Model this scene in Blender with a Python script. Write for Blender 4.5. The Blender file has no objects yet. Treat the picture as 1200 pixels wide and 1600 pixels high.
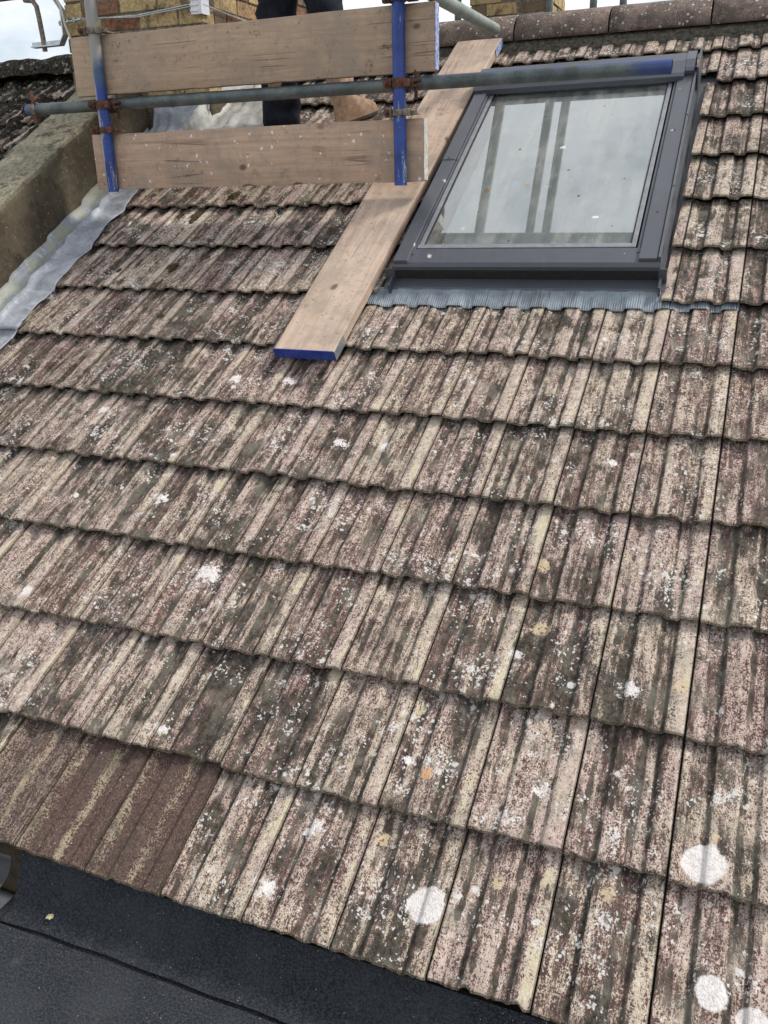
import bpy, bmesh, math, random
import numpy as np
from mathutils import Vector, Matrix
from math import radians, sin, cos, pi, tan
random.seed(7); rng = np.random.default_rng(7)
C = bpy.context.scene.collection
scene = bpy.context.scene

# ------------------------------------------------------------------ camera
cam = bpy.data.cameras.new('camera'); co = bpy.data.objects.new('camera', cam); C.objects.link(co)
RX = (0.927167, 0.373974, -0.022461); UY = (-0.111879, 0.333593, 0.936055); BZ = (0.357553, -0.865367, 0.351136)
co.matrix_world = Matrix(((RX[0], UY[0], BZ[0], 1.21388), (RX[1], UY[1], BZ[1], -1.14849), (RX[2], UY[2], BZ[2], 1.39542), (0, 0, 0, 1)))
cam.sensor_fit = 'HORIZONTAL'; cam.sensor_width = 36; cam.lens = 40.759; cam.clip_start = 0.02; cam.clip_end = 3000
scene.camera = co
# ------------------------------------------------------------------ world, sun, exposure
SUN_AZ, SUN_EL = radians(62), radians(50)          # azimuth clockwise from +y
w = bpy.data.worlds.new('World'); scene.world = w; w.use_nodes = True
nt = w.node_tree; nt.nodes.clear()
out = nt.nodes.new('ShaderNodeOutputWorld'); bg = nt.nodes.new('ShaderNodeBackground'); bg.inputs['Strength'].default_value = 0.12
sky = nt.nodes.new('ShaderNodeTexSky'); sky.sky_type = 'NISHITA'; sky.sun_disc = False
sky.sun_elevation = SUN_EL; sky.sun_rotation = SUN_AZ
tc = nt.nodes.new('ShaderNodeTexCoord'); mp = nt.nodes.new('ShaderNodeMapping'); mp.inputs['Scale'].default_value = (1, 1, 2.2)
nz = nt.nodes.new('ShaderNodeTexNoise'); nz.inputs['Scale'].default_value = 2.6; nz.inputs['Detail'].default_value = 8; nz.inputs['Roughness'].default_value = .55
rp = nt.nodes.new('ShaderNodeValToRGB'); rp.color_ramp.elements[0].position = .40; rp.color_ramp.elements[1].position = .53
rp.color_ramp.elements[0].color = (.22, .22, .22, 1)
nz2 = nt.nodes.new('ShaderNodeTexNoise'); nz2.inputs['Scale'].default_value = 5; nz2.inputs['Detail'].default_value = 5
cl = nt.nodes.new('ShaderNodeMix'); cl.data_type = 'RGBA'; cl.inputs['A'].default_value = (6.6, 6.9, 7.4, 1); cl.inputs['B'].default_value = (9.0, 9.1, 9.3, 1)
mx = nt.nodes.new('ShaderNodeMix'); mx.data_type = 'RGBA'
L = nt.links.new
L(tc.outputs['Generated'], mp.inputs['Vector']); L(mp.outputs[0], nz.inputs['Vector']); L(mp.outputs[0], nz2.inputs['Vector'])
L(nz.outputs['Fac'], rp.inputs['Fac']); L(rp.outputs['Color'], mx.inputs['Factor']); L(nz2.outputs['Fac'], cl.inputs['Factor'])
L(sky.outputs[0], mx.inputs['A']); L(cl.outputs['Result'], mx.inputs['B']); L(mx.outputs['Result'], bg.inputs['Color']); L(bg.outputs[0], out.inputs['Surface'])
sl = bpy.data.lights.new('sun', 'SUN'); sl.energy = 2.8; sl.angle = radians(11); sl.color = (1, .95, .88)
so = bpy.data.objects.new('sun', sl); C.objects.link(so)
sd = Vector((sin(SUN_AZ) * cos(SUN_EL), cos(SUN_AZ) * cos(SUN_EL), sin(SUN_EL)))
so.rotation_euler = sd.to_track_quat('Z', 'Y').to_euler()
vs = scene.view_settings; vs.view_transform = 'Standard'; vs.look = 'None'; vs.exposure = 0.22; vs.gamma = 1
TH = radians(30)

# ------------------------------------------------------------------ material helper
class M:
    def __init__(s, name):
        s.m = bpy.data.materials.new(name); s.m.use_nodes = True; s.t = s.m.node_tree; s.t.nodes.clear()
        s.out = s.t.nodes.new('ShaderNodeOutputMaterial'); s.b = s.t.nodes.new('ShaderNodeBsdfPrincipled')
        s.t.links.new(s.b.outputs[0], s.out.inputs[0])
        s.obj = s.t.nodes.new('ShaderNodeTexCoord').outputs['Object']
    def set(s, sock, v):
        if hasattr(v, 'links') or isinstance(v, bpy.types.NodeSocket): s.t.links.new(v, sock)
        else:
            if isinstance(v, (tuple, list)) and len(v) == 3 and sock.type == 'RGBA': v = (*v, 1)
            sock.default_value = v
    def math(s, op, a, b=0.0, c=None, clamp=False):
        n = s.t.nodes.new('ShaderNodeMath'); n.operation = op; n.use_clamp = clamp
        s.set(n.inputs[0], a); s.set(n.inputs[1], b)
        if c is not None: s.set(n.inputs[2], c)
        return n.outputs[0]
    def vmath(s, op, a, b):
        n = s.t.nodes.new('ShaderNodeVectorMath'); n.operation = op; s.set(n.inputs[0], a); s.set(n.inputs[1], b)
        return n.outputs['Value'] if op in ('DISTANCE', 'LENGTH') else n.outputs[0]
    def mapping(s, v, scale=(1, 1, 1), loc=(0, 0, 0), rot=(0, 0, 0)):
        n = s.t.nodes.new('ShaderNodeMapping'); s.set(n.inputs[0], v); n.inputs['Scale'].default_value = scale; n.inputs['Location'].default_value = loc; n.inputs['Rotation'].default_value = rot
        return n.outputs[0]
    def noise(s, v, scale, detail=3, rough=.55, dist=0):
        n = s.t.nodes.new('ShaderNodeTexNoise'); s.set(n.inputs['Vector'], v); n.inputs['Scale'].default_value = scale
        n.inputs['Detail'].default_value = detail; n.inputs['Roughness'].default_value = rough; n.inputs['Distortion'].default_value = dist
        return n.outputs['Fac']
    def vor(s, v, scale, feature='F1', rand=1, out='Distance'):
        n = s.t.nodes.new('ShaderNodeTexVoronoi'); n.feature = feature; s.set(n.inputs['Vector'], v); n.inputs['Scale'].default_value = scale
        n.inputs['Randomness'].default_value = rand
        return n.outputs[out]
    def step(s, x, a, b, smooth=True):
        n = s.t.nodes.new('ShaderNodeMapRange'); n.interpolation_type = 'SMOOTHSTEP' if smooth else 'LINEAR'
        s.set(n.inputs['Value'], x); s.set(n.inputs['From Min'], a); s.set(n.inputs['From Max'], b)
        return n.outputs[0]
    def mix(s, f, a, b, mode='MIX'):
        n = s.t.nodes.new('ShaderNodeMix'); n.data_type = 'RGBA'; n.blend_type = mode
        s.set(n.inputs['Factor'], f); s.set(n.inputs['A'], a); s.set(n.inputs['B'], b); return n.outputs['Result']
    def attr(s, name, out='Fac'):
        n = s.t.nodes.new('ShaderNodeAttribute'); n.attribute_name = name; return n.outputs[out]
    def sep(s, v):
        n = s.t.nodes.new('ShaderNodeSeparateXYZ'); s.set(n.inputs[0], v); return n.outputs
    def comb(s, x, y, z):
        n = s.t.nodes.new('ShaderNodeCombineXYZ'); s.set(n.inputs[0], x); s.set(n.inputs[1], y); s.set(n.inputs[2], z); return n.outputs[0]
    def bump(s, h, strength=.5, dist=.002, normal=None):
        n = s.t.nodes.new('ShaderNodeBump'); n.inputs['Strength'].default_value = strength; n.inputs['Distance'].default_value = dist
        s.set(n.inputs['Height'], h)
        if normal is not None: s.set(n.inputs['Normal'], normal)
        return n.outputs[0]
    def fin(s, color=None, rough=.8, metal=0, normal=None, spec=.5):
        if color is not None: s.set(s.b.inputs['Base Color'], color)
        s.set(s.b.inputs['Roughness'], rough); s.set(s.b.inputs['Metallic'], metal)
        s.b.inputs['Specular IOR Level'].default_value = spec
        if normal is not None: s.set(s.b.inputs['Normal'], normal)
        return s.m

def vnoise(p, seed=0):
    """vectorised value noise, p (n,3)"""
    i = np.floor(p).astype(np.int64); fr = p - i; fr = fr * fr * (3 - 2 * fr)
    def h(a):
        x = (a[:, 0] * 73856093) ^ (a[:, 1] * 19349663) ^ (a[:, 2] * 83492791) ^ (seed * 2654435)
        x = (x ^ (x >> 13)) * 1274126177 & 0x7fffffff
        return ((x ^ (x >> 16)) & 0xffff) / 65535.0
    r = 0
    for dx in (0, 1):
        for dy in (0, 1):
            for dz in (0, 1):
                wgt = (fr[:, 0] if dx else 1 - fr[:, 0]) * (fr[:, 1] if dy else 1 - fr[:, 1]) * (fr[:, 2] if dz else 1 - fr[:, 2])
                r = r + wgt * h(i + np.array([dx, dy, dz]))
    return r * 2 - 1

# ------------------------------------------------------------------ materials
LICH = [(1.262,0.343,0.043),(0.759,0.132,0.040),(1.296,0.120,0.031),(1.364,0.093,0.027),(0.471,0.221,0.024),(0.424,0.077,0.024),(1.074,0.689,0.023),(0.631,0.416,0.014),
        (0.934,0.420,0.019),(0.804,0.728,0.015),(0.928,1.376,0.018),(-0.820,1.413,0.022),(-0.392,1.056,0.024),(-0.099,0.821,0.036),(0.254,1.366,0.019),(0.008,0.348,0.016),(-0.625,0.650,0.020),(0.112,1.350,0.02),(-0.178,1.618,0.022),(-0.381,1.601,0.022)]
CREAM = [(1.179,0.720,0.020),(0.888,0.209,0.015),(1.095,0.243,0.015),(0.628,0.239,0.014),(1.280,0.400,0.010),(0.808,0.996,0.020),(0.846,0.818,0.022)]
ORNG = [(0.685,0.394,0.012)]
def tile_mat(name, kind='old'):
    s = M(name); P = s.obj
    tr = s.attr('tile_rand', 'Vector'); trs = s.sep(tr)
    Q = s.vmath('ADD', P, s.vmath('MULTIPLY', tr, (9, 9, 9)))
    prof = s.attr('profile'); lx = s.attr('across')
    A = lambda *a: (s.math('ADD', a[0], a[1]) if len(a) == 2 else s.math('ADD', a[0], A(*a[1:])))
    MU = lambda a, b: s.math('MULTIPLY', a, b)
    ce = lambda a, k: MU(s.math('SUBTRACT', a, .5), k)
    gr = s.noise(s.mapping(P, (300, 215, 250)), 1, 2, .7); gr2 = s.noise(P, 75, 4, .78); gf = s.noise(P, 420, 1, .5)
    streak = s.noise(s.mapping(Q, (75, 7, 20)), 1, 4, .65)
    streak2 = s.noise(s.mapping(Q, (170, 22, 40), (3, 1, 2)), 1, 3, .7)
    blotch = s.noise(Q, 11, 4, .65); big = s.noise(P, 2.1, 3, .55)
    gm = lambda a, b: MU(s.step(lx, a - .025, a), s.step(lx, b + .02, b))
    groove = s.math('MAXIMUM', s.math('MAXIMUM', gm(.285, .325), gm(.60, .645)), s.math('MAXIMUM', MU(gm(.765, .795), .9), MU(gm(.11, .15), .6)))  # rib-edge bands: algae plus riser shade put into the colour
    gt_ = lambda th: s.math('GREATER_THAN', lx, th)
    sid = A(gt_(.155), gt_(.325), gt_(.605), gt_(.79), MU(gt_(.47), .45))
    stn = s.noise(s.comb(A(MU(trs[0], 61), MU(sid, 1.9)), A(MU(trs[1], 47), MU(s.sep(P)[1], 1.5)), MU(sid, 2.3)), 1, 1, .5)
    if kind == 'brown':
        base = s.mix(s.step(A(ce(gr, 1), ce(gr2, .5)), -.12, .16), (.060, .038, .031), (.145, .096, .080))
        band = s.math('MAXIMUM', MU(s.step(lx, .0, .03), s.step(lx, .22, .03)), MU(MU(s.step(lx, .53, .60), s.step(lx, .71, .61)), .95))
        f = A(MU(band, .30), ce(gr, 1.1), ce(streak, 1.0), ce(gr2, .5), ce(blotch, .5), ce(trs[0], .10))
        cr = s.step(f, .13, .40)
        fine = s.step(A(ce(streak2, 1.2), ce(gr, 1.1), ce(trs[1], .5)), .12, .30)
        col = s.mix(MU(fine, .6), base, (.36, .29, .24))
        col = s.mix(MU(cr, .8), col, s.mix(gr2, (.25, .20, .135), (.44, .375, .275)))
        col = s.mix(MU(s.step(A(blotch, ce(gr, .3)), .54, .64), .55), col, (.07, .06, .045))
        sp = s.step(s.vor(s.vmath('ADD', P, s.vmath('MULTIPLY', s.comb(ce(gr2, 1), ce(gr, 1), 0), (.01, .01, 0))), 70), .16, .06); col = s.mix(MU(sp, s.step(s.noise(P, 9, 3), .48, .62)), col, (.52, .48, .42))
        hole = s.step(gr, .40, .34); col = s.mix(MU(hole, .6), col, (.045, .03, .025))
    else:
        # granule coat worn through in streaks: crisp two tone speckle
        lip = s.step(lx, .80, .90)
        tone = A(MU(lip, .07), ce(streak, .48), ce(streak2, .46), ce(trs[0], .10), ce(big, .2), ce(stn, .24), .0)
        k = s.step(A(ce(gr, 1.0), ce(gf, .2), ce(gr2, .50), tone), -.10, .065)
        red = s.mix(s.step(gr2, .3, .7), (.058, .034, .030), (.190, .110, .094))
        pnk = s.mix(s.step(gr2, .3, .7), (.36, .262, .222), (.61, .495, .43))
        pale = s.mix(s.step(gr2, .3, .7), (.38, .31, .235), (.66, .57, .45))
        lt = s.mix(s.step(A(ce(s.noise(Q, 6, 3), 1), ce(streak, .6), ce(trs[1], .30)), -.22, .26), pnk, pale)
        col = s.mix(k, red, lt)
        # dark algae in soft edged, speckled streaks, thickest in the channels, riser shade painted in
        mid = s.noise(s.mapping(Q, (34, 17, 25), (1, 9, 4)), 1, 5, .72)
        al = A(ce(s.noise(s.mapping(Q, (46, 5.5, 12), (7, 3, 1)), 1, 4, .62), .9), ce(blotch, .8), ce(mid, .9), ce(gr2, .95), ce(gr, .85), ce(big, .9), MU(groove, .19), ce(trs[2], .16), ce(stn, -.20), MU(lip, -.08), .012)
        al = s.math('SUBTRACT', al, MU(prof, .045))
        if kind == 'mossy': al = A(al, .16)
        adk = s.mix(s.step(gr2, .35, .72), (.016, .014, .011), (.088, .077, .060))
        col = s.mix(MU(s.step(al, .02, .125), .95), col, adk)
        col = s.mix(MU(s.step(A(ce(s.noise(Q, 14, 4, .6), 1), MU(groove, .06)), .02, .18), .40), col, (.205, .195, .155))
        # cream patches, mostly where rain runs beside the joints
        jn = A(MU(s.step(s.math('ABSOLUTE', s.math('SUBTRACT', lx, .5)), .33, .46), .5), MU(lip, .8))
        yl = s.step(A(ce(s.noise(s.mapping(Q, (20, 6, 9), (2, 8, 5)), 1, 4, .65), 1), ce(jn, .11), ce(gr, .2)), .145, .21)
        col = s.mix(MU(yl, .75), col, s.mix(gr2, (.48, .41, .27), (.70, .63, .46)))
        # pale lichen: tiny specks in colonies, ragged crusts
        warp = s.vmath('MULTIPLY', s.comb(ce(gr2, 1), ce(s.noise(P, 95, 3, .7), 1), 0), (.022, .022, 0)); wob = s.vmath('ADD', P, warp)
        dens = s.step(A(s.noise(P, 5, 3), ce(s.noise(P, 19, 2), .5)), .40, .66)
        v1 = s.vor(wob, 38); c1 = s.sep(s.vor(wob, 38, out='Color'))[0]; r1 = MU(MU(s.math('POWER', c1, 4), .34), s.math('ADD', .4, dens))
        s1 = s.step(A(v1, ce(gr, .30)), r1, s.math('SUBTRACT', r1, .10))
        v2 = s.vor(wob, 125); c2 = s.sep(s.vor(wob, 125, out='Color'))[1]; r2 = MU(s.math('POWER', c2, 1.9), A(.17, MU(dens, .50)))
        s2 = s.step(v2, r2, s.math('SUBTRACT', r2, .12))
        pt = s.step(A(s.noise(P, 13, 5, .75), ce(gr, .35), ce(gr2, .35), ce(dens, .07)), .635, .69)
        sm = s.math('MAXIMUM', s.math('MAXIMUM', MU(s1, .85), MU(s2, .80)), MU(pt, .80))
        col = s.mix(sm, col, s.mix(gr, (.50, .48, .44), (.82, .80, .77)))
        def disc(lst):
            acc = None
            ps = s.sep(P); wn = A(MU(s.noise(P, 28, 4, .7), .7), MU(gr, .3)); wf = A(MU(s.noise(P, 55, 4, .8), .75), MU(gr, .25)); q = s.comb(ps[0], ps[1], 0)
            for (x, y, r) in lst:
                d = s.math('DIVIDE', s.vmath('DISTANCE', q, (x, y, 0)), r)
                ragged = (x, y, r) in LICH[4:]
                d = A(d, ce(wf, 6.5)) if ragged else A(d, ce(wn, 3.6 if r < .026 else .9))
                m = s.step(d, .95, .70) if ragged else s.step(d, 1.02, .86); acc = m if acc is None else s.math('MAXIMUM', acc, m)
            return acc
        if kind == 'old':
            ld = disc(LICH); hol = s.step(A(MU(gr2, .5), MU(gr, .5)), .38, .56)
            col = s.mix(MU(ld, A(.76, MU(hol, .22))), col, s.mix(A(MU(gr, .6), MU(gr2, .4)), (.50, .455, .43), (.92, .88, .85)))
            col = s.mix(MU(disc(CREAM), .8), col, s.mix(s.step(s.noise(P, 110, 2), .58, .66), (.55, .45, .30), (.20, .07, .03)))
            col = s.mix(MU(disc(ORNG), .6), col, (.60, .30, .11))
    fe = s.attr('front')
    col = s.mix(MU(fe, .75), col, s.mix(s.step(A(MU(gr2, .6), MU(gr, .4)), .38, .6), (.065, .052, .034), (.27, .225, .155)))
    jl = s.math('MAXIMUM', s.step(lx, .018, .0), s.step(lx, .984, 1.0)); col = s.mix(MU(jl, .8), col, (.022, .018, .013))
    hgt = A(MU(gr, .8), MU(gr2, .7), MU(streak2, .4))
    return s.fin(col, .93, 0, s.bump(hgt, .85 if kind != 'brown' else .5, .004), .25)
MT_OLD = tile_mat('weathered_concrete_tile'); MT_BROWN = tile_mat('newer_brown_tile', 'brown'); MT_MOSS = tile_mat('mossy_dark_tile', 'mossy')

def simple(name, c1, c2, scale=30, rough=.6, metal=0, bump=.3, dist=.002, spec=.5, det=4):
    s = M(name); n = s.noise(s.obj, scale, det, .6)
    n2 = s.noise(s.obj, scale * 7, 2, .6)
    return s.fin(s.mix(s.step(s.math('ADD', s.math('MULTIPLY', n, .7), s.math('MULTIPLY', n2, .3)), .35, .65), c1, c2), rough, metal, s.bump(n, bump, dist), spec)

def wood_mat(name, axis, tint=(1, 1, 1), paint=.0, seed=0.0):
    """sawn scaffold board, grain along `axis` (0 = x, 1 = y), thickness/width on the others"""
    s = M(name); P = s.mapping(s.obj, (1, 1, 1), (seed, seed * .7, seed * 1.3))
    sc = [60, 60, 60]; sc[axis] = 2.2
    sf = [260, 260, 260]; sf[axis] = 9
    warp = s.vmath('ADD', P, s.vmath('MULTIPLY', s.comb(s.noise(P, 3.5, 2), s.noise(P, 4.1, 2), s.noise(P, 3.1, 2)), (.03, .03, .03)))
    g1 = s.noise(s.mapping(warp, sc), 1, 4, .6, .4); g2 = s.noise(s.mapping(warp, sf), 1, 2, .6)
    c = s.mix(s.step(g1, .25, .75), (.42 * tint[0], .315 * tint[1], .235 * tint[2]), (.54 * tint[0], .425 * tint[1], .33 * tint[2]))
    c = s.mix(s.math('MULTIPLY', s.step(g2, .45, .75), .14), c, (.24 * tint[0], .17 * tint[1], .125 * tint[2]))
    # grey weathering and dirt blotches
    c = s.mix(s.math('MULTIPLY', s.step(s.noise(P, 5, 5, .72), .40, .66), .7), c, (.32, .26, .205))
    c = s.mix(s.math('MULTIPLY', s.step(s.noise(P, 16, 5, .75), .54, .72), .45), c, (.17, .135, .105))
    # knots
    kp = [7.0, 7.0, 7.0]; kp[axis] = 4.5
    kv = s.vor(s.mapping(warp, kp), 1); kc = s.sep(s.vor(s.mapping(warp, kp), 1, out='Color'))[0]
    kn = s.math('MULTIPLY', s.step(kv, .11, .05), s.step(kc, .55, .65))
    c = s.mix(s.math('MULTIPLY', kn, .75), c, (.085, .052, .035))
    dk = s.step(s.math('ADD', s.noise(P, 55, 5, .8), s.math('MULTIPLY', s.noise(P, 6, 3), .25)), .72, .80); c = s.mix(s.math('MULTIPLY', dk, .7), c, (.09, .07, .055))
    sc_ = s.step(s.vor(s.vmath('ADD', P, s.vmath('MULTIPLY', s.comb(s.noise(P, 25, 3), s.noise(P, 27, 3), s.noise(P, 29, 3)), (.06, .06, .06))), 11), .10, .04); c = s.mix(s.math('MULTIPLY', sc_, .35), c, (.12, .09, .07))
    # splits: thin dark lines along the grain
    ss = [13, 13, 13]; ss[axis] = .22
    sp = s.math('ABSOLUTE', s.math('SUBTRACT', s.noise(s.mapping(P, ss, (1.7, 2.2, .3)), 1, 3, .45), .5))
    spm = s.math('MULTIPLY', s.step(sp, .010, .002), s.step(s.noise(P, 3, 2), .53, .62))
    c = s.mix(s.math('MULTIPLY', spm, .5), c, (.05, .035, .025))
    if paint > 0:
        pv = s.vor(s.vmath('ADD', P, s.vmath('MULTIPLY', s.comb(s.noise(P, 60, 3), s.noise(P, 66, 3), s.noise(P, 71, 3)), (.02, .02, .02))), 34)
        pc = s.sep(s.vor(P, 34, out='Color'))[2]
        pm = s.math('MULTIPLY', s.step(pv, .26, .20), s.step(s.math('ADD', pc, s.math('MULTIPLY', s.noise(P, 4, 2), .6)), 1.32 - paint * .2, 1.36 - paint * .2))
        c = s.mix(pm, c, (.72, .70, .68))
    h = s.math('ADD', s.math('MULTIPLY', g2, .6), s.math('SUBTRACT', g1, s.math('MULTIPLY', spm, 1.5)))
    return s.fin(c, .85, 0, s.bump(h, .35, .002), .25)

def tube_mat(name, kind):
    s = M(name); P = s.obj; n = s.noise(P, 14, 5, .65); f = s.noise(P, 160, 3, .7); ln = s.noise(s.mapping(P, (70, 70, 6)), 1, 4, .7)
    galv = s.mix(s.step(n, .35, .7), (.10, .125, .125), (.22, .245, .235))
    galv = s.mix(s.math('MULTIPLY', s.step(f, .55, .7), .4), galv, (.30, .30, .27))
    rust = s.step(s.math('ADD', n, s.math('MULTIPLY', f, .3)), .78, .86)
    galv = s.mix(s.math('MULTIPLY', rust, .7), galv, (.16, .075, .035))
    if kind == 'galv': return s.fin(galv, .55, .35, s.bump(f, .25, .001))
    if kind == 'green': return s.fin(s.mix(.55, galv, s.mix(s.step(n, .4, .6), (.26, .33, .24), (.36, .36, .31))), .6, .2, s.bump(f, .25, .001))
    blue = s.mix(s.step(n, .3, .7), (.012, .035, .19), (.03, .075, .33))
    z = s.sep(P)[2]; x = s.sep(P)[0]
    worn = s.math('ADD', s.math('MULTIPLY', ln, .8), s.math('MULTIPLY', f, .25))
    if kind == 'blue':
        m = s.step(worn, .61, .66)
        c = s.mix(m, blue, (.30, .38, .42)); c = s.mix(s.math('MULTIPLY', s.step(worn, .30, .25), .7), c, (.02, .03, .08))
        return s.fin(c, .42, 0, s.bump(worn, .25, .001))
    # worn: galvanised at the top, blue with scraped pink-grey flank below
    m = s.step(s.math('ADD', worn, s.math('MULTIPLY', s.step(x, .004, -.016), .26)), .60, .68)
    c = s.mix(m, blue, s.mix(s.noise(P, 30, 3), (.22, .30, .30), (.55, .42, .42)))
    top = s.step(s.math('ADD', z, s.math('MULTIPLY', s.math('SUBTRACT', n, .5), .12)), .46, .54)
    c = s.mix(top, c, s.mix(n, (.25, .245, .225), (.36, .35, .32)))
    c = s.mix(s.math('MULTIPLY', s.math('MULTIPLY', s.step(z, .40, .46), s.step(z, .54, .46)), .7), c, (.06, .13, .16))
    return s.fin(c, .5, 0, s.bump(worn, .25, .001))

W_TOP = wood_mat('upper_board_wood', 0, (1.0, .94, .86), 0, 1.0); W_TOE = wood_mat('toe_board_wood', 0, (1.10, .99, .92), 1.0, 4.0)
W_ROOF = wood_mat('roof_board_wood', 1, (1.08, 1.06, 1.08), 0, 9.0)
T_GALV = tube_mat('galvanised_tube', 'galv'); T_BLUE = tube_mat('blue_painted_tube', 'blue'); T_WORN = tube_mat('worn_blue_tube', 'worn'); T_GREEN = tube_mat('green_stained_tube', 'green')
RUST = simple('rusty_steel', (.055, .022, .014), (.19, .085, .05), 60, .85, .1, .6, .002)
RUSTPALE = simple('rusty_pale_steel', (.12, .085, .06), (.33, .28, .22), 45, .8, .2, .5, .002)
BLUEP = simple('blue_end_paint', (.012, .03, .20), (.03, .07, .34), 40, .5, 0, .3, .001)
BLUEWORN = simple('worn_blue_end_band', (.10, .14, .40), (.55, .58, .72), 70, .5, 0, .3, .001)
WHITEP = simple('white_end_paint', (.34, .31, .27), (.62, .60, .56), 60, .6, 0, .3, .001)
ZINC = simple('zinc_end_band', (.22, .24, .26), (.42, .45, .47), 220, .4, .6, .5, .001)
GREYALU = simple('grey_aluminium_cladding', (.070, .076, .090), (.095, .102, .118), 12, .38, .0, .05, .001)
GREYSASH = simple('pale_grey_sash_profile', (.20, .21, .225), (.27, .28, .295), 30, .4, .2, .05, .001)
DARKALU = simple('dark_flashing_metal', (.045, .049, .057), (.075, .080, .090), 10, .5, 0, .1, .001)  # dark grey metal of the side and top flashing
RUBBER = simple('black_rubber', (.008, .008, .009), (.02, .02, .02), 80, .7, 0, .3, .001)
PLASTER = simple('cream_plaster', (.55, .53, .42), (.68, .66, .55), 8, .9, 0, .1)
BLIND = simple('white_blind_fabric', (.66, .68, .665), (.72, .74, .725), 3, .9, 0, .05)
GALVB = simple('bright_galvanised_steel', (.42, .46, .48), (.66, .70, .72), 60, .35, .7, .2, .001)
CORD = simple('pale_cord', (.50, .47, .38), (.66, .62, .52), 100, .8)
WHITEPL = simple('white_plastic', (.70, .72, .74), (.82, .84, .86), 20, .4)
CLOTH = simple('black_work_trouser_cloth', (.006, .008, .014), (.016, .019, .028), 26, .85, 0, .7, .008, .2)
JACKET = simple('dark_jacket_cloth', (.02, .022, .03), (.04, .042, .05), 26, .9, 0, .6, .006, .2)
SKIN = simple('skin', (.46, .27, .19), (.55, .34, .25), 20, .55)
HAIR = simple('brown_hair', (.03, .018, .01), (.07, .04, .022), 120, .7)
SUEDE = simple('tan_suede', (.33, .21, .13), (.52, .36, .24), 35, .95, 0, .6, .003, .2)
SOLE = simple('dark_boot_sole', (.09, .07, .05), (.16, .12, .09), 60, .8)
CONCR = simple('pale_ground_concrete', (.62, .65, .66), (.80, .82, .83), 2, .9)
MOSSM = simple('brown_moss', (.030, .022, .014), (.13, .095, .058), 160, .98, 0, 1.0, .006, .1)

def render_mat():
    s = M('weathered_cement_render'); P = s.obj
    n = s.noise(P, 4, 5, .6); f = s.noise(P, 45, 5, .75); g = s.noise(P, 220, 2, .7)
    c = s.mix(s.step(n, .35, .65), (.075, .060, .042), (.150, .124, .084))
    c = s.mix(s.math('MULTIPLY', s.step(f, .52, .7), .55), c, (.26, .22, .14))
    c = s.mix(s.math('MULTIPLY', s.step(s.noise(P, 9, 5, .7), .56, .66), .6), c, (.045, .034, .022))
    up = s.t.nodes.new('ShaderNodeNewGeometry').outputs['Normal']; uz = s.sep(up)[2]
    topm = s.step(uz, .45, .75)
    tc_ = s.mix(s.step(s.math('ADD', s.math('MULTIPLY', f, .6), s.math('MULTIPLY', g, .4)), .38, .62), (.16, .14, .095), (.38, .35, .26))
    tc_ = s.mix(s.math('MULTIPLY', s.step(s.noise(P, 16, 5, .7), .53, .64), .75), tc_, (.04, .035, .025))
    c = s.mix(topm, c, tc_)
    sp = s.math('MULTIPLY', s.step(s.vor(P, 50), .14, .08), s.step(s.noise(P, 12, 2), .5, .65))
    c = s.mix(s.math('MULTIPLY', sp, .8), c, (.62, .60, .52))
    h = s.math('ADD', f, s.math('MULTIPLY', g, .5))
    return s.fin(c, .95, 0, s.bump(h, .9, .008), .2)
RENDER = render_mat()

def lead_mat(name='lead_sheet', pale=0):
    s = M(name); P = s.obj; n = s.noise(P, 7, 5, .6, .8); f = s.noise(P, 60, 4, .7)
    a, b = ((.22, .24, .265), (.43, .455, .495)) if not pale else ((.27, .27, .25), (.47, .46, .43))
    c = s.mix(s.step(s.math('ADD', s.math('MULTIPLY', n, .7), s.math('MULTIPLY', f, .3)), .33, .66), a, b)
    c = s.mix(s.math('MULTIPLY', s.step(s.noise(P, 10, 4, .6, 1.2), .58, .70), .6), c, (.56, .585, .62) if not pale else (.58, .57, .53))
    c = s.mix(s.math('MULTIPLY', s.step(s.noise(s.mapping(P, (1, 1, 1), (4, 2, 0)), 9, 4, .7), .60, .72), .6), c, (.10, .11, .14))
    c = s.mix(s.math('MULTIPLY', s.step(s.noise(P, 130, 3, .7), .55, .7), .25), c, (.12, .125, .13))
    if not pale:
        gm = s.math('MULTIPLY', s.step(s.sep(P)[0], -1.60, -1.66), s.step(s.noise(P, 8, 3), .40, .58))
        c = s.mix(s.math('MULTIPLY', gm, .6), c, (.34, .34, .20))
    return s.fin(c, .62, .12, s.bump(s.math('ADD', n, s.math('MULTIPLY', f, .3)), .4, .01))
LEAD = lead_mat(); LEADP = lead_mat('pale_lead_sheet', 1)

def felt_mat():
    s = M('black_mineral_felt'); P = s.obj; g = s.noise(P, 420, 2, .8); g2 = s.noise(P, 90, 3, .7); b = s.noise(P, 5, 4, .6)
    m_ = s.noise(P, 190, 2, .7)
    c = s.mix(s.step(s.math('ADD', s.math('MULTIPLY', g, .5), s.math('MULTIPLY', m_, .5)), .42, .62), (.004, .006, .011), (.056, .063, .076))
    c = s.mix(s.math('MULTIPLY', s.step(b, .35, .7), .35), c, (.068, .073, .078))
    c = s.mix(s.math('MULTIPLY', s.step(s.noise(P, 16, 4, .7), .58, .75), .30), c, (.13, .13, .12))
    sp = s.math('MULTIPLY', s.step(s.vor(P, 150), .17, .08), s.step(s.sep(s.vor(P, 150, out='Color'))[0], .91, .94))
    c = s.mix(sp, c, (.55, .55, .53))
    return s.fin(c, .85, 0, s.bump(s.math('ADD', g, s.math('MULTIPLY', m_, 1.5)), .9, .004), .35)
FELT = felt_mat()

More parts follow.
